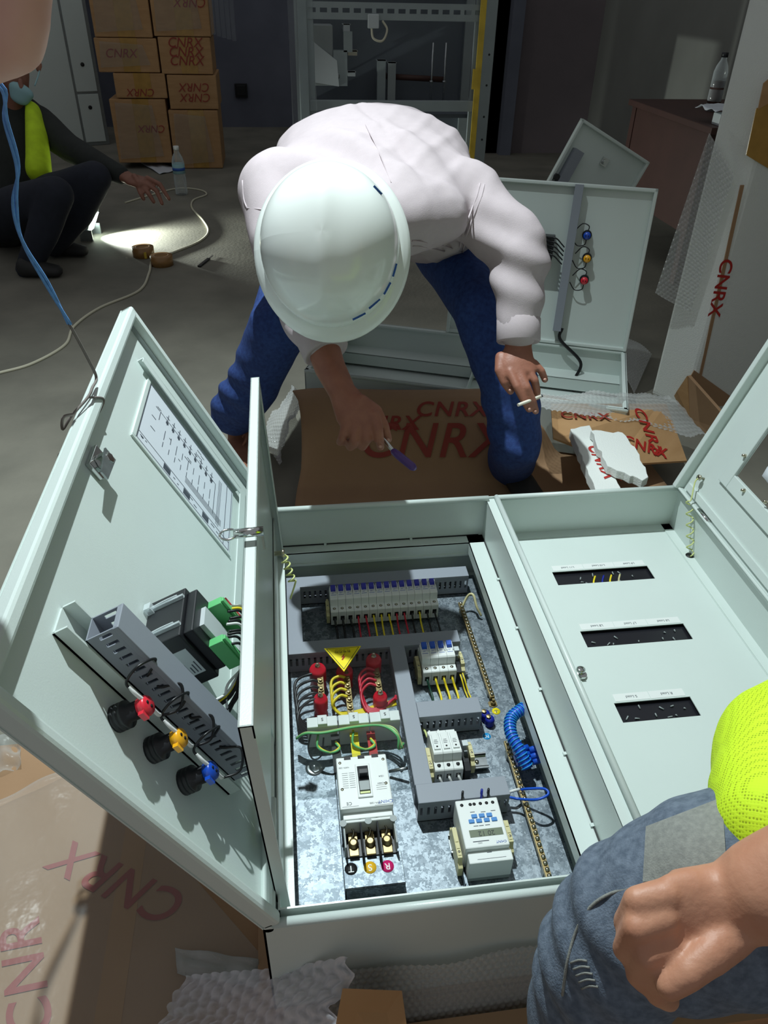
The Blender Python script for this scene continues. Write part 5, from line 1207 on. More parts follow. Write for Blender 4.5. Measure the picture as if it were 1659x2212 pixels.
MB().box((a[0]+.11, 5.04, a[2]), (a[0]+.19, 5.1, b_[2]-.12)).box((a[0]+.17, 5.04, a[2]+.17), (a[0]+.22, 5.06, a[2]+.27)).obj('side_plate', 'rack_grey', bk)
MB().hexa([(a[0], 5.03, b_[2]-.28), (a[0]+.14, 5.03, b_[2]-.30), (a[0]+.14, 5.04, b_[2]-.30), (a[0], 5.04, b_[2]-.28)], [(a[0], 5.03, b_[2]-.08), (a[0]+.13, 5.03, b_[2]-.17), (a[0]+.13, 5.04, b_[2]-.17), (a[0], 5.04, b_[2]-.08)]).obj('wiring_tag', 'lightgrey', bk)
for k in range(2): MB().lathe((a[0]+.03+.1*k, 5.045, a[2]+.05), (0, -1, 0), [(.018, 0), (.016, .01), (.006, .012), (0, .012)], n=14).obj('terminal', 'zinc', bk)
for i, (u0, v0, u1, v1, m_, lab) in enumerate(((815, 175, 830, 130, 'rack_grey', 'upright grey bracket in the middle of the switchgear frame'), (838, 165, 852, 135, 'grey_plastic', 'short grey bracket beside the upright bracket in the frame'), (742, 70, 752, 52, 'lightgrey', 'small pale tag hanging in the switchgear frame'), (752, 120, 768, 110, 'cord', 'small cream terminal inside the switchgear frame'), (752, 165, 764, 155, 'lightgrey', 'small white terminal low in the switchgear frame'))):
    a, b_ = mcx(u0, v0, 5.2), mcx(u1, v1, 5.2); z1_ = b_[2]
    o = MB().box((a[0], 5.2, a[2] if i > 1 else .62), (b_[0]+.01, 5.24, z1_)).box((a[0]-.004, 5.2, z1_-.004), (b_[0]+.014, 5.27, z1_)); o = o.obj('rack_bracket', m_); tag(o, lab, 'bracket')
    if i > 1: o.location.y = .0; MB().box((a[0]+.004, 5.24, a[2]), (a[0]+.012, 5.385, a[2]+.008)).obj('arm', 'rack_back', o)
a, b_ = mcx(835, 165, 5.25), mcx(960, 172, 5.25)
tag(MB().cyl(a, b_, .016, n=12).box((a[0]-.01, 5.24, a[2]-.012), (a[0]+.01, 5.39, a[2]+.012)).obj('rack_bar', 'wood_dark'), 'dull dark red bar lying across the switchgear frame', 'bar')
for k, u in enumerate((936, 964)):
    a, b_ = mcx(u-4, 165, 5.2), mcx(u, 92, 5.2)
    tag(MB().cyl(V3(a[0], 5.2, .62), b_, .006, n=8).lathe(V3(a[0], 5.2, .75), (0, 0, 1), [(.012, 0), (.012, .012), (0, .012)], n=6).obj('threaded_stud', 'zinc'), ['thin upright threaded stud in the frame, beside the red bar', 'thin upright threaded stud in the frame, beside its yellow tape'][k], 'stud')
a = PY(807, 45, yr)
t_ = thing('cable_tag', 'white plug with looped cable hanging from the perforated rail', 'plug', tuple(a-V3(0, 0, .05)))
MB().box((a[0]-.03, yr, a[2]-.035), (a[0]+.03, yr+.028, a[2]+.03)).obj('plug_body', 'lightgrey', t_, bevel=.004)
MB().tube([(a[0]-.01, yr+.01, a[2]-.03), (a[0], yr+.0, a[2]-.08), (a[0]+.05, yr, a[2]-.09), (a[0]+.075, yr+.01, a[2]-.04), (a[0]+.05, yr+.02, a[2])], .006, n=7).obj('looped_cable', 'cord', t_)
# stacked cartons
yc = 6.6
XE = {}; ZE = {}
def carton_box(label, u0, v0, u1, v1, yy, film_=True, txt=None, tapec=True, row=0, col=0):
    a, b_ = PY(u0, v1, yy), PY((u0+u1)/2, v0, yy); z0_, z1_ = max(a[2], 0), b_[2]-.004; b_ = PY(u1, v1, yy)
    if col: a[0] = XE[row]+.012
    else: XE[row] = b_[0]
    t_ = thing('carton', label, 'carton', ((a[0]+b_[0])/2, yy+.2, z0_), 'cartons stacked against the back wall')
    MB().box((a[0], yy, z0_), (b_[0], yy+.45, z1_)).obj('carton_body', 'cardboard_light', t_, bevel=.006)
    if tapec: xm_ = a[0]*.45+b_[0]*.55; MB().box((xm_-.06, yy-.002, z0_+.005), (xm_+.06, yy+.3, z1_+.001)).obj('tape', 'tape_brown', t_)
    if film_:
        P_ = [(a[0]+.02, yy-.014, z0_+.03), (b_[0]-.06, yy-.012, z0_+.05), (b_[0]-.1, yy-.012, z1_-.04), (a[0]+.04, yy-.013, z1_-.02)]
        sheet('film', P_, 0, .0003, 'stretch_film', .0, 50+int(u0), t_, n=8)
    if txt:
        for k, (fx, fz, s_, rot) in enumerate(txt): text_mesh('CNRX', s_*.8, Fr((a[0]+(b_[0]-a[0])*fx, yy-.006-.0004*k, z0_+(z1_-z0_)*fz), (rot, 0, 0), (0, 0, rot)), 'print_faint', 'printed_text', t_, shear=.25, bold=.0)
    return t_
carton_box('taped carton topmost of the stack next to the grey cabinet', 205, -75, 330, 80, yc, True, [(.3, .7, .10, 1)], row=0, col=0)
carton_box('taped carton with film, second from top next to the grey cabinet', 214, 81, 346, 156, yc, True, [(.4, .55, .1, 1)], row=1, col=0)
carton_box('plain taped carton, third from top next to the grey cabinet', 252, 157, 362, 212, yc, False, [(.5, .25, .09, -1)], row=2, col=0)
carton_box('film-covered carton at the floor, next to the grey cabinet', 258, 213, 374, 352, yc, True, [(.7, .55, .09, -1)], row=3, col=0)
carton_box('taped carton topmost of the stack next to the dark wall', 331, -75, 456, 78, yc, True, [(.7, .5, .1, -1)], row=0, col=1)
carton_box('carton with three lines of lettering, second from top by the dark wall', 346, 79, 461, 160, yc, False, [(.5, .85, .11, 1), (.5, .6, .11, 1), (.5, .36, .11, 1)], row=1, col=1)
carton_box('carton with two upside-down lines of lettering by the dark wall', 369, 161, 473, 236, yc, False, [(.55, .66, .10, -1), (.55, .36, .10, -1)], tapec=False, row=2, col=1)
carton_box('film-covered carton at the floor by the dark wall', 376, 237, 482, 364, yc, True, row=3, col=1)
# bundle of loose strips hanging beside the cartons
a = PY(475, 60, yc)
t_ = thing('plastic_bundle', 'bundle of clear plastic sleeves hanging beside the carton stack', 'plastic', (a[0], yc, .9))
for k in range(5): MB().box((a[0]-.06+.035*k, yc-.04+.012*k, a[2]-.04-.01*k), (a[0]-.03+.035*k, yc-.03+.012*k, a[2]+.5)).obj('sleeve', 'stretch_film', t_)
# grey cabinet at the back left
a = PY(128, 0, 6.3); 
gc = thing('tall_cabinet', 'tall light grey switchgear cabinet behind the squatting man', 'cabinet', (-1.9, 6.5, 0))
xr_ = PY(190, 0, 6.0)[0]
FG = Fr((xr_, 6.0, 0), nrm((-.92, -.4, 0)), (0, 0, 1))
gx = nrm((-.35, .94, 0)); gy = nrm((-.94, -.35, 0)); O = PZ(238, 312, 0)
FG = Fr(O, gy, V3(0, 0, 1)); FG.z = -gx
MB(FG).box((0, .0, -.6), (1.1, 2.2, 0)).obj('carcass', 'metal_grey', gc, bevel=.004)
MB(FG).box((.03, .03, 0), (.20, .40, .012)).obj('lower_panel', 'paint_far', gc, bevel=.003)
MB(FG).box((.03, .42, 0), (.20, 2.15, .012)).obj('side_panel', 'paint_far', gc, bevel=.003)
MB(FG).box((.22, .03, 0), (.98, 2.15, .02)).obj('door', 'paint_far', gc, bevel=.004)
for z_ in (.30, .62): MB(FG).lathe((.115, z_, .012), (0, 0, 1), [(.016, 0), (.016, .004), (.010, .005), (0, .005)], n=14).obj('lock', 'black_plastic', gc)
# wall socket
p = PY(521, 195, 8.59); tag(MB().box((p[0]-.06, 8.57, p[2]-.06), (p[0]+.06, 8.6, p[2]+.06)).box((p[0]-.045, 8.562, p[2]-.045), (p[0]+.045, 8.572, p[2]+.045)).obj('wall_box', 'black_plastic', bevel=.004), 'small dark switch box on the back wall', 'switch box')

# ================================================================ things on the floor
bottle('clear water bottle with blue label standing on the floor', PZ(393, 420, 0), .31, 'white_plastic')
wire('extension_cord', 'cream flex snaking over the floor past the tape rolls', [PZ(u, v, .005) for u, v in ((-60, 820), (0, 805), (70, 785), (140, 745), (160, 705), (215, 665), (300, 628), (322, 590), (328, 563), (345, 555), (375, 545), (430, 522), (450, 500), (438, 475), (415, 450), (418, 432), (446, 420), (430, 410), (385, 407), (330, 420), (270, 438))], .006, 'cord', n=8, cat='cord')
for (u, v), lab in (((311, 553), 'brown tape roll with a yellow tab, standing by the lamp beam'), ((351, 572), 'brown tape roll with the flex running behind it')):
    p = PZ(u, v, 0); t_ = thing('tape_roll', lab, 'tape roll', tuple(p)); r_ = .058
    MB().lathe(p, (0, 0, 1), [(r_*.66, 0), (r_, 0), (r_, .05), (r_*.66, .05)], n=28).obj('tape_winding', 'tape_core', t_)
    MB().lathe(p, (0, 0, 1), [(r_*.66, .0), (r_*.66, .052), (r_*.60, .052), (r_*.60, 0)], n=28).obj('paper_core', 'cardboard', t_)
    MB().lathe(p, (0, 0, 1), [(r_*.6, .001), (r_*.6, .046), (0, .046)], n=20).obj('core_filling', 'cardboard', t_)
    if 'yellow' in lab: MB().box((p[0]+.012, p[1]-r_-.004, .004), (p[0]+.024, p[1]-r_+.006, .036)).obj('tape_tab', 'tape_yellow', t_)
p, q = PZ(430, 576, .004), PZ(460, 552, .004); f_ = Fr(p, q-p, np.cross((0, 0, 1), q-p)); L = np.linalg.norm(q-p)
t_ = thing('cutter_knife', 'small dark cutter knife lying on the floor', 'knife', tuple(p)); MB(f_).box((0, -.009, -.004), (L*.7, .009, .006)).obj('handle', 'black_plastic', t_, bevel=.002); MB(f_).box((L*.7, -.005, 0), (L, .005, .0015)).obj('blade', 'zinc', t_)
tag(sheet('paper_sheet', [PZ(300, 352, 0)[:2], PZ(345, 378, 0)[:2], PZ(385, 370, 0)[:2], PZ(330, 345, 0)[:2]], .012, .003, 'paper', .004, 61), 'white paper sheet lying on the floor in front of the cartons', 'paper')
# LED flood lamp on the floor
p = PZ(192, 512, 0); a_ = nrm(V3(.93, -.1, 0)); b2 = np.cross((0, 0, 1), a_); Fz = Fr(p+V3(0, 0, .0), a_, b2)
fl2 = thing('flood_lamp', 'small lit work lamp on the floor before the squatting man', 'lamp', tuple(p))
tl = nrm(V3(0, 0, 1)+.5*a_); FQ = Fr(p+V3(0, 0, .03), np.cross(b2, tl), b2, tl)
MB(FQ).box((-.03, -.07, 0), (.012, .07, .13)).obj('housing', 'metal_grey', fl2, bevel=.006)
MB(FQ).box((.012, -.055, .015), (.016, .055, .115)).obj('led_face', 'led', fl2)
MB(Fr(p, a_, b2)).box((-.02, -.085, 0), (.05, -.075, .06)).box((-.02, .075, 0), (.05, .085, .06)).box((-.02, -.085, 0), (0, .085, .008)).obj('stand', 'metal_grey', fl2)
lo_ = FQ(.03, 0, .06); fq = lamp('flood_lamp_light', 'SPOT', tuple(lo_), tuple(lo_+V3(.55, -.07, -.13)), 130, (.92, 1, .93), spot_size=math.radians(105), spot_blend=.9, shadow_soft_size=.03)
# ================================================================ the bending worker
wk = thing('person', 'worker in white hard hat and pale shirt bending over the cabinet', 'person', (.25, 2.0, 0))
IR, IU = RC[:, 0], RC[:, 1]          # picture right and up, as directions in the room
Hc = D(715, 536, 1.40)
sx = V3(1, 0, 0)
def folds(sc, amp, seed):
    return lambda co, no: amp*pnoise(co*V3(1, 1, 1), sc, seed)+amp*.5*pnoise(co, sc*2.3, seed+1)
# shirt: torso and both sleeves, one skin
shR, elR, cuR = D(598, 410, 1.76), D(648, 640, 1.63), D(694, 738, 1.60)
shL, elL, cuL = D(1010, 430, 1.82), D(1122, 545, 1.76), D(1120, 712, 1.77)
def gather(co, no):
    f = folds(16, .005, 3)(co, no)
    f = f+.004*np.abs(np.sin(co[:, 0]*24-co[:, 1]*17+3*pnoise(co, 7, 4)))**6*np.exp(-((co[:, 1]-2.0)/.3)**2)-.007*np.exp(-((co[:, 0]-.24+.25*(co[:, 1]-2.0))/.012)**2)*np.exp(-((co[:, 1]-2.0)/.22)**2)
    # diagonal drag folds across the shoulder blades
    k = np.exp(-((co[:, 1]-1.85)/.16)**2); f = f+k*.009*np.sin(co[:, 0]*46+co[:, 1]*30)*np.exp(-((co[:, 0]-.22)/.2)**2)
    # rings of creases in the sleeves
    for e in (elL, elR):
        d = np.linalg.norm(co-e, axis=1); f = f+.0085*np.exp(-(d/.13)**2)*np.sin(co[:, 2]*75+co[:, 0]*28+co[:, 1]*10)
    return f
torso = [((.31, 2.50, .80), (.19, .12), sx), ((.29, 2.34, .865), (.225, .125), sx), ((.25, 2.12, .885), (.255, .13), sx), ((.225, 1.93, .865), (.255, .125), sx), ((.20, 1.80, .845), (.23, .105), sx), ((.15, 1.66, .845), (.10, .075), sx)]
ribs = [((.36, 1.95, .78), (.15, .09), sx), ((.42, 2.08, .72), (.12, .09), sx), ((.44, 2.2, .70), (.12, .08), sx)]
slR = [((.14, 1.84, .855), .10), (shR, .088), (shR*.5+elR*.5+V3(-.01, 0, 0), .074), (elR, .064), (elR*.4+cuR*.6, .056), (cuR, .046)]
slL = [((.36, 1.86, .84), .10), (shL, .088), (shL*.45+elL*.55, .078), (elL, .070), (elL*.5+cuL*.5, .060), (cuL, .047)]
sh = blobj('shirt', [torso, ribs, slR, slL], .0075, 'shirt', wk, 5, gather)
bvs = bvh_of(sh)
def seam(pix, r=.0022, name='shirt_seam'):
    P = drape(bvs, pix, -.0002)
    if len(P) > 2: MB().tube(P, r, n=5, sub=3).obj(name, 'shirt_seam', wk)
seam([(1046, 398), (1040, 425), (1030, 450), (1018, 480), (1008, 510), (1000, 545)]); seam([(1037, 396), (1030, 425), (1020, 450), (1009, 480), (999, 510), (992, 542)])
seam([(890, 520), (920, 525), (960, 532), (1000, 545)]); seam([(892, 531), (920, 536), (960, 543), (998, 555)])
seam([(527, 345), (524, 390), (527, 430), (534, 450)]); seam([(534, 450), (560, 452), (575, 455)])
seam([(770, 225), (790, 270), (815, 320), (835, 370), (845, 395)], .0012)
# cuffs
def cuff(c, dirn, r, name='cuff'):
    t_ = nrm(dirn); MB().lathe(c-t_*.03, t_, [(r*.9, 0), (r, .006), (r*1.0, .056), (r*.94, .060), (r*.80, .058)], n=24).obj(name, 'shirt', wk)
cuff(cuR, cuR-elR, .050); cuff(cuL, cuL-elL, .051)
# trousers
kR, aR = D(585, 690, 2.0), V3(-.185, 2.12, .10)
kL, aL = D(1040, 665, 1.98), V3(.655, 1.90, .075)
kR = D(602, 700, 2.02)
tr = [[((.33, 2.46, .80), (.17, .12), sx), ((.33, 2.36, .80), (.17, .12), sx)],
      [((.22, 2.40, .79), .105), ((.10, 2.28, .68), .095), (kR, .082), (kR*.5+aR*.5, .078), (aR+V3(.012, 0, .075), .078)],
      [((.44, 2.40, .78), .105), ((.46, 2.2, .66), .095), (kL, .080), (D(1098, 830, 2.0), .075), (D(1113, 960, 2.06), .072), (aL, .07)]]
def jf(co, no):
    f = folds(22, .006, 11)(co, no)
    return f+.006*np.exp(-((co[:, 2]-.33)/.16)**2)*np.sin(co[:, 2]*80+co[:, 0]*45+co[:, 1]*20)*pnoise(co, 9, 5)*1.6
blobj('jeans', tr, .009, 'jeans', wk, 4, jf)
# shoes
def shoe(heel, toe, r, m_, name='shoe'):
    h, t_ = V3(*heel), V3(*toe); d = nrm(t_-h); s_ = np.cross((0, 0, 1), d)
    o = blobj(name, [[(h+V3(0, 0, .05), (r*.85, r*.9), s_), (h*.5+t_*.5+V3(0, 0, .045), (r, r*.8), s_), (t_+V3(0, 0, .035), (r*1.05, r*.55), s_)], [(h+V3(0, 0, .085), r*.8)]], .008, m_, wk, 4)
    P = [h-d*r*.8, h+s_*r*.85, h*.5+t_*.5+s_*r*.98, t_+s_*r*.8, t_+d*r*.9, t_-s_*r*.8, h*.5+t_*.5-s_*r*.98, h-s_*r*.85]
    MB().hexa([(p_[0], p_[1], 0) for p_ in P][::-1], [(p_[0], p_[1], .014) for p_ in P][::-1]).obj('sole', 'shoe_dark', wk)
    return o
shoe(aR*V3(1, 1, 0)+V3(.02, .03, 0), aR*V3(1, 1, 0)+V3(.03, -.17, 0), .052, 'shoe')
shoe(aL*V3(1, 1, 0)+V3(0, .05, 0), aL*V3(1, 1, 0)+V3(.03, -.16, 0), .045, 'shoe_dark')
a = aR*V3(1, 1, 0)+V3(.03, -.02, .095)
MB().tube([a, a+V3(.012, -.004, .02), a+V3(.012, -.03, .01), a+V3(0, -.035, -.01)], .004, n=6).obj('pull_tab', 'shoe', wk)
# head, neck, forearms and hands: one skin per limb chain, joined under the clothes
hd = Hc+V3(.0, .075, -.03)
def hand_r():
    W0, W1 = D(712, 792, 1.585), D(740, 848, 1.56)
    q = lambda u, v, d: D(u, v, d)
    C = [[(cuR, .036), (W0, .033), (W1, (.030, .022), IR)],
         [(W1, (.029, .020), IR), (q(764, 890, 1.545), (.040, .019), nrm(IR*.8+IU*.5)), (q(783, 913, 1.54), (.041, .015), nrm(IR*.85+IU*.45))],
         [(q(808, 898, 1.535), .0125), (q(817, 930, 1.525), .0108), (q(820, 950, 1.53), .0098), (q(822, 965, 1.545), .0085)],
         [(q(792, 918, 1.535), .0125), (q(793, 948, 1.53), .0108), (q(783, 964, 1.55), .0098), (q(776, 958, 1.57), .009)],
         [(q(770, 926, 1.535), .012), (q(766, 953, 1.535), .0105), (q(757, 965, 1.555), .0095), (q(756, 955, 1.575), .009)],
         [(q(748, 920, 1.54), .0115), (q(740, 945, 1.545), .0095), (q(735, 955, 1.56), .0088), (q(738, 948, 1.58), .008)],
         [(q(780, 868, 1.545), .016), (q(812, 888, 1.548), .0135), (q(829, 920, 1.55), .0112), (q(838, 948, 1.555), .0092)]]
    return C
def hand_l():
    q = lambda u, v, d: D(u, v, d)
    W1 = q(1120, 748, 1.775)
    return [[(cuL, .034), (W1, (.032, .022), IR)],
            [(W1, (.031, .021), IR), (q(1117, 785, 1.765), (.042, .019), IR), (q(1122, 805, 1.76), (.042, .016), IR)],
            [(q(1082, 772, 1.775), .014), (q(1079, 800, 1.765), .0118), (q(1090, 826, 1.765), .0105), (q(1103, 845, 1.775), .009)],
            [(q(1102, 803, 1.755), .0118), (q(1117, 835, 1.745), .0106), (q(1131, 862, 1.75), .0098), (q(1143, 884, 1.76), .0085)],
            [(q(1122, 806, 1.755), .0118), (q(1138, 838, 1.745), .0106), (q(1150, 866, 1.755), .0098), (q(1157, 888, 1.77), .0085)],
            [(q(1140, 800, 1.76), .0112), (q(1155, 822, 1.755), .0098), (q(1160, 845, 1.77), .0090), (q(1160, 858, 1.785), .008)],
            [(q(1154, 786, 1.77), .0105), (q(1170, 802, 1.77), .009), (q(1177, 820, 1.78), .0080)]]
skin = [[(hd, (.075, .095), sx), (hd+V3(.0, .02, -.05), (.07, .085), sx)], [(hd+V3(.01, .05, .0), .058), ((.15, 1.66, .845), .06)],
        [(hd+V3(.0, -.01, -.135), .03), (hd+V3(0, .01, -.08), .055)], [(hd+V3(.077, .03, -.02), .016), (hd+V3(.078, .03, -.04), .012)], [(hd+V3(-.077, .03, -.02), .016), (hd+V3(-.078, .03, -.04), .012)]]
blobj('head', skin, .007, 'skin', wk, 3)
hr = blobj('hand', hand_r(), .0034, 'skin', wk, 3); hl = blobj('hand', hand_l(), .0034, 'skin', wk, 3)
def nail(bv, u, v, s_, par):
    h = drape(bv, [(u, v)], .0002)
    if h: MB().sphere(h[0], s_, 8, 6, (1, 1, .9)).obj('fingernail', 'nail', par)
for bv_, L in ((bvh_of(hr), ((838, 950), (822, 964))), (bvh_of(hl), ((1102, 843), (1143, 884), (1156, 888), (1177, 820)))):
    for (u, v) in L: nail(bv_, u, v, .0042, wk)
# hard hat
toC = nrm(CAM-Hc); ax = nrm(toC+.20*IU-.10*IR); fw_ = nrm(-IU-(-IU).dot(ax)*ax); sd = np.cross(fw_, ax)
hat = thing('hard_hat', 'white glossy hard hat with blue lettering worn by the bending worker', 'hard hat', tuple(Hc))
FH = Fr(Hc, sd, fw_, ax)
def dome(u, v):
    th = u*2*math.pi; k = v
    r = math.sin(k*math.pi/2)**.85; z = math.cos(k*math.pi/2)**.8*.135
    x_, y_ = .127*r*math.cos(th), .143*r*math.sin(th)
    z += .006*math.exp(-(x_/.02)**2)*(1-k)**.3      # centre ridge
    return (x_, y_, z)
MB(FH).grid(dome, 64, 28).obj('shell', 'helmet', hat)
def brim(u, v):
    th = u*2*math.pi; e = 1 if math.sin(th) < 0 else 1+.25*math.sin(th)**2
    prof = [(0, 0), (.35, -.003), (.8, -.010), (1, -.016), (1.02, -.020), (.98, -.021), (.5, -.014), (-.1, -.006)]
    x_ = v*7; j = min(int(x_), 6); g_ = x_-j; dr = prof[j][0]*(1-g_)+prof[j+1][0]*g_; dz = prof[j][1]*(1-g_)+prof[j+1][1]*g_
    return ((.126+.021*dr*e)*math.cos(th), (.142+.022*dr*e)*math.sin(th), dz)
MB(FH).grid(brim, 72, 21).obj('brim', 'helmet', hat)
bvd = BVHTree.FromPolygons([Vector(v_) for v_ in [FH(*dome(i/64, j/28)) for i in range(65) for j in range(29)]], [(i*29+j, (i+1)*29+j, (i+1)*29+j+1, i*29+j+1) for i in range(64) for j in range(28)])
for (u, v, du, dv, w) in ((851, 583, -4, 14, .022), (835, 622, -7, 13, .022), (808, 655, -12, 10, .022), (775, 682, -14, 7, .02), (815, 412, 9, 9, .016)):
    P = drape(bvd, [(u-du*k, v-dv*k) for k in (-1, -.5, 0, .5, 1)], .0008)
    if len(P) > 3:
        g = MB(); up = nrm(IU*.5+IR*-.5)
        for p_, q_ in zip(P, P[1:]):
            s2 = np.cross(nrm(q_-p_), nrm(CAM-p_))*.0035; g.poly([p_-s2, q_-s2, q_+s2, p_+s2])
        g.obj('printed_band', 'helmet_ink', hat)
# screwdriver and cigarette held in the hands
t_ = thing('screwdriver', 'purple handled screwdriver held in the worker\'s right hand', 'screwdriver', tuple(D(860, 985, 1.52)))
a, b_, c_ = D(818, 935, 1.555), D(850, 975, 1.535), D(898, 1014, 1.50)
MB().tube([a, a*.5+b_*.5, b_], .0042, n=10).obj('shaft', 'chrome', t_)
d_ = nrm(c_-b_); MB().lathe(b_-d_*.006, d_, [(.003, 0), (.007, .006), (.0085, .02), (.0085, np.linalg.norm(c_-b_)-.004), (.005, np.linalg.norm(c_-b_)+.004), (0, np.linalg.norm(c_-b_)+.005)], n=12).obj('grip', 'purple', t_)
t_ = thing('cigarette', 'cigarette held between the worker\'s left fingers', 'cigarette', tuple(D(1143, 866, 1.75)))
a, b_ = D(1119, 875, 1.735), D(1168, 856, 1.76)
MB().cyl(a, b_, .0038, n=10).obj('paper_tube', 'cig', t_); MB().cyl(b_, b_+nrm(b_-a)*.004, .0036, n=10).obj('ash_tip', 'ink', t_)

# ================================================================ man squatting at the left
dq = 4.05
sm_ = thing('person', 'man in face mask and yellow-green vest squatting by the floor lamp', 'person', tuple(PZ(110, 590, 0)))
B = lambda u, v, d=dq: D(u, v, d)
q1 = lambda *a: [(B(x[0], x[1], x[2]), x[3]) for x in a]
body = [[(B(20, 250, 4.15), (.20, .13), IR), (B(10, 360, 4.15), (.21, .15), IR), (B(0, 470, 4.2), (.2, .16), IR)],
        q1((85, 265, 4.15, .085), (150, 320, 4.05, .07), (205, 350, 3.95, .06), (262, 378, 3.9, .045))]
blobj('jacket', body, .014, 'cloth_dark', sm_, 4, folds(10, .008, 21))
legs = [q1((20, 470, 4.2, .13), (120, 420, 4.0, .105), (205, 385, 3.85, .085), (170, 460, 3.95, .075), (115, 530, 4.05, .06)),
        q1((0, 470, 4.1, .13), (60, 440, 3.8, .105), (120, 420, 3.65, .085), (90, 510, 3.75, .075), (60, 580, 3.85, .06))]
blobj('trousers', legs, .014, 'trouser_dark', sm_, 4, folds(10, .007, 23))
head = [[(B(28, 150, 4.05), (.078, .10), IR), (B(30, 180, 4.0), (.07, .085), IR)], [(B(34, 205, 4.02), .045), (B(30, 250, 4.1), .06)], [(B(84, 140, 4.06), .018), (B(83, 150, 4.06), .014)], [(B(44, 175, 3.93), .014), (B(46, 190, 3.93), .016)]]
blobj('head', head, .008, 'skin_dark', sm_, 3)
blobj('hair', [[(B(25, 125, 4.08), (.085, .10), IR), (B(22, 150, 4.12), (.084, .09), IR)]], .01, 'black', sm_, 2)
blobj('face_mask', [[(B(46, 196, 3.95), (.066, .034), IR), (B(42, 212, 3.965), (.050, .030), IR)]], .008, 'mask', sm_, 2)
MB().tube([B(75, 185, 3.98), B(82, 165, 4.02), B(86, 150, 4.07)], .004, n=5).obj('mask_loop', 'mask', sm_)
hnd = [[(B(262, 378, 3.9), .036), (B(285, 388, 3.88), (.045, .022), IR), (B(310, 395, 3.86), (.045, .02), IR)]]
for a, b_, c_ in (((318, 385), (345, 398), (365, 430)), ((312, 395), (338, 412), (350, 440)), ((305, 400), (322, 420), (332, 436)), ((298, 402), (305, 420), (310, 430)), ((290, 380), (300, 395), (318, 400))):
    hnd.append([(B(*a, 3.86), .014), (B(*b_, 3.84), .0125), (B(*c_, 3.85), .010)])
blobj('hand', hnd, .005, 'skin_dark', sm_, 2)
vst = [[(B(72, 238, 4.04), (.035, .06), IR), (B(80, 300, 4.0), (.055, .07), IR), (B(84, 370, 4.0), (.06, .08), IR)]]
blobj('hi_vis_vest', vst, .014, 'hivis_plain', sm_, 3, folds(14, .005, 27))
def shoe2(u, v, du, dv):
    h, t_ = PZ(u, v, 0), PZ(u+du, v+dv, 0); d = nrm(t_-h); s_ = np.cross((0, 0, 1), d)
    blobj('shoe', [[(h+V3(0, 0, .05), (.045, .05), s_), (h*.5+t_*.5+V3(0, 0, .04), (.05, .038), s_), (t_+V3(0, 0, .03), (.045, .028), s_)]], .01, 'shoe_dark', sm_, 3)
shoe2(120, 552, 62, 2); shoe2(60, 598, 66, 0)

# ================================================================ person kneeling at the lower right
kp = thing('person', 'person in jeans and bright yellow-green vest crouching beside the cabinet', 'person', (.35, .2, 0))
KL = [[(D(1780, 1900, .70), .10), (D(1560, 1935, .715), .094), (D(1390, 1990, .74), .080), (D(1318, 2060, .76), .070), (D(1265, 2200, .82), .063), (D(1250, 2420, .90), .058), ((.30, .265, .11), .052)],
      [((.66, .25, .60), .12), (D(1780, 1900, .70), .10)], [((.66, .24, .58), .12), ((.78, .22, .56), .12)], [((.78, .24, .56), .11), ((1.02, .36, .43), .08), ((.99, .10, .12), .06)]]
def kf(co, no):
    f = folds(30, .0022, 31)(co, no); k = D(1300, 2050, .76); d = np.linalg.norm(co-k, axis=1)
    return f+.005*np.exp(-(d/.10)**2)*np.sin(co[:, 2]*120+co[:, 0]*60+2*pnoise(co, 20, 6))
jn = blobj('jeans', KL, .006, 'jeans_light', kp, 3, kf); bvj = bvh_of(jn)
patch(bvj, [(1395, 1785), (1560, 1722), (1570, 1880), (1388, 1905)], 14, .0025, 'jeans_pocket', 'pocket', kp)
P = drape(bvj, [(1215, 2150), (1225, 2080), (1245, 2010), (1275, 1960), (1320, 1930), (1385, 1915)], .0004)
if len(P) > 2: MB().tube(P, .0016, n=5, sub=4).obj('jeans_seam', 'jeans_pocket', kp)
VS = [[((.70, .28, .66), (.16, .12), sx), ((.72, .34, .85), (.18, .12), sx), ((.72, .40, 1.0), (.19, .10), sx)], [((.70, .40, .76), .12), (D(1730, 1650, .80), .088), (D(1700, 1730, .74), .072), (D(1690, 1790, .685), .058)]]
blobj('hi_vis_vest', VS, .006, 'hivis', kp, 3, folds(26, .0035, 35))
q = lambda u, v, d: D(u, v, d)
HN = [[(q(1850, 1850, .58), .047), (q(1660, 1922, .60), .0385), (q(1585, 1948, .612), (.033, .026), IU)],
      [(q(1585, 1948, .612), (.033, .025), IU), (q(1505, 1985, .612), (.043, .022), nrm(IU+.3*IR)), (q(1455, 1998, .608), (.043, .017), nrm(IU+.3*IR))],
      [(q(1440, 1932, .603), .0128), (q(1378, 1948, .602), .0118), (q(1352, 1992, .618), .0105), (q(1374, 2020, .64), .0098)],
      [(q(1432, 1982, .598), .0128), (q(1376, 2004, .594), .0120), (q(1352, 2050, .612), .0106), (q(1378, 2080, .636), .0098)],
      [(q(1445, 2034, .598), .0125), (q(1394, 2060, .594), .0116), (q(1378, 2104, .612), .0103), (q(1404, 2128, .636), .0096)],
      [(q(1470, 2078, .602), .0115), (q(1428, 2110, .600), .0104), (q(1420, 2146, .615), .0094), (q(1446, 2160, .636), .0088)],
      [(q(1580, 2010, .600), .019), (q(1535, 2062, .588), .0155), (q(1488, 2100, .582), .0132), (q(1446, 2128, .584), .0108)]]
hk = blobj('hand', HN, .003, 'skin_light', kp, 2, lambda co, no: .0008*pnoise(co, 130, 41))
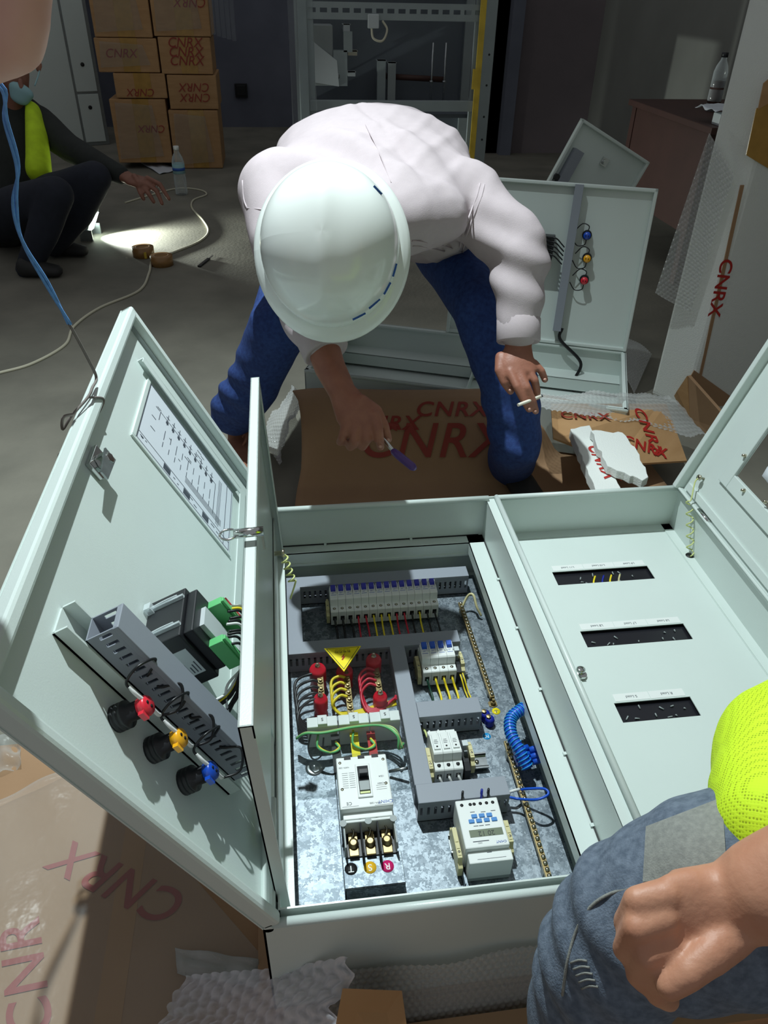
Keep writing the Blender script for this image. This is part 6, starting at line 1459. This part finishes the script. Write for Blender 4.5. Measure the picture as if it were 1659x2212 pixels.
# the torn knee threads
for k in range(5):
    P = drape(bvj, [(1232+6*k, 2080+14*k), (1250+6*k, 2074+14*k), (1268+6*k, 2076+14*k)], .001)
    if len(P) > 2: MB().tube(P, .0011, n=4, sub=3).obj('loose_thread', 'jeans_pocket', kp)

# the rest of this person, beyond the picture's edge
blobj('shirt_sleeve', [[((.60, .36, 1.02), .07), ((.58, .26, .88), .058)], [((.86, .40, 1.0), .07), ((.98, .40, .84), .058)]], .01, 'cloth_dark', kp, 3)
blobj('arm', [[((.58, .26, .88), .045), ((.585, .20, .78), .043), (D(1850, 1850, .58), .044)], [((.98, .40, .84), .045), ((1.03, .34, .72), .04), ((1.02, .37, .56), .032)], [((1.02, .37, .56), .034), ((1.01, .42, .525), (.04, .025), sx)]]+[[((.98+.024*k, .44, .53), .012), ((.98+.024*k, .47, .51), .011), ((.98+.024*k, .475, .48), .009)] for k in range(4)]+[[((.97, .40, .54), .014), ((.945, .425, .52), .011)]], .008, 'skin_light', kp, 3)
blobj('head', [[((.73, .52, 1.24), (.078, .10), sx), ((.73, .56, 1.17), (.065, .08), sx)], [((.73, .47, 1.14), .055), ((.72, .42, 1.06), .06)], [((.73, .635, 1.19), .014), ((.73, .64, 1.175), .016)], [((.81, .51, 1.20), .016), ((.81, .51, 1.18), .012)], [((.65, .51, 1.20), .016), ((.65, .51, 1.18), .012)]], .008, 'skin_light', kp, 3)
blobj('hair', [[((.73, .50, 1.27), (.083, .10), sx), ((.73, .47, 1.22), (.08, .07), sx)]], .009, 'black', kp, 2)
def shoe3(par, h, t_):
    h, t_ = V3(*h), V3(*t_); d = nrm(t_-h); s_ = np.cross((0, 0, 1), d)
    blobj('shoe', [[(h+V3(0, 0, .05), (.045, .05), s_), (h*.5+t_*.5+V3(0, 0, .042), (.05, .04), s_), (t_+V3(0, 0, .03), (.045, .028), s_)]], .009, 'shoe_dark', par, 3)
shoe3(kp, (.30, .24, .012), (.29, .36, .012)); shoe3(kp, (.99, .02, 0), (1.01, .18, 0))

# ================================================================ bystander at the upper left: only the bent arm reaches into the picture
ap = thing('person', 'bystander whose bare bent arm hangs beside the blue string', 'person', (-.72, .6, 0))
blobj('arm', [[((-.46, .68, 1.44), .055), (D(-40, -330, .60), .050), (D(0, -120, .62), .043), (D(14, 30, .635), .0345), (D(10, 70, .64), .0335)], [(D(10, 70, .64), .0335), (D(-60, 90, .66), .036), (D(-260, 130, .74), .034), ((-.50, .86, 1.13), .028)],
              [((-.50, .86, 1.13), (.03, .02), sx), ((-.56, .87, 1.10), (.042, .022), sx)], [((-.56, .85, 1.085), .013), ((-.60, .85, 1.06), .011), ((-.60, .85, 1.03), .0095)], [((-.57, .872, 1.085), .013), ((-.61, .875, 1.06), .011), ((-.61, .875, 1.03), .0095)], [((-.56, .895, 1.085), .012), ((-.60, .90, 1.06), .0105), ((-.60, .90, 1.03), .009)], [((-.55, .91, 1.09), .011), ((-.58, .92, 1.07), .0095), ((-.585, .92, 1.045), .0085)], [((-.53, .845, 1.10), .014), ((-.545, .82, 1.07), .012), ((-.56, .82, 1.045), .010)],
              [((-.92, .62, 1.40), .05), ((-.98, .62, 1.15), .042), ((-.97, .72, .92), .032), ((-.965, .75, .84), (.025, .04), sx)]]+[[((-.965, .715+.022*k, .81), .011), ((-.958, .715+.022*k, .775), .010), ((-.945, .715+.022*k, .745), .0085)] for k in range(4)]+[[((-.955, .79, .85), .013), ((-.94, .81, .80), .010)]], .006, 'skin_pink', ap, 5)
blobj('t_shirt', [[((-.70, .60, .96), (.18, .115), sx), ((-.70, .61, 1.2), (.185, .12), sx), ((-.69, .63, 1.40), (.20, .11), sx), ((-.69, .65, 1.50), (.08, .07), sx)], [((-.56, .64, 1.44), .08), ((-.44, .69, 1.44), .065)], [((-.84, .63, 1.42), .08), ((-.93, .62, 1.30), .06)]], .012, 'cloth_dark', ap, 4, folds(12, .005, 51))
blobj('head', [[((-.69, .67, 1.68), (.078, .10), sx), ((-.69, .71, 1.61), (.065, .08), sx)], [((-.69, .64, 1.56), .055), ((-.69, .64, 1.48), .06)], [((-.69, .785, 1.64), .014), ((-.69, .79, 1.625), .016)], [((-.77, .66, 1.65), .016), ((-.77, .66, 1.63), .012)], [((-.61, .66, 1.65), .016), ((-.61, .66, 1.63), .012)]], .008, 'skin_pink', ap, 3)
blobj('hair', [[((-.69, .65, 1.715), (.083, .10), sx), ((-.69, .62, 1.66), (.08, .07), sx)]], .009, 'black', ap, 2)
blobj('trousers', [[((-.70, .60, .93), (.17, .12), sx), ((-.70, .60, .86), (.17, .12), sx)], [((-.79, .60, .84), .095), ((-.80, .62, .48), .07), ((-.80, .56, .11), .058)], [((-.63, .60, .84), .09), ((-.66, .60, .48), .068), ((-.68, .50, .12), .055)]], .012, 'trouser_dark', ap, 3, folds(12, .006, 53))
shoe3(ap, (-.80, .54, 0), (-.82, .70, 0)); shoe3(ap, (-.69, .46, 0), (-.72, .62, 0))
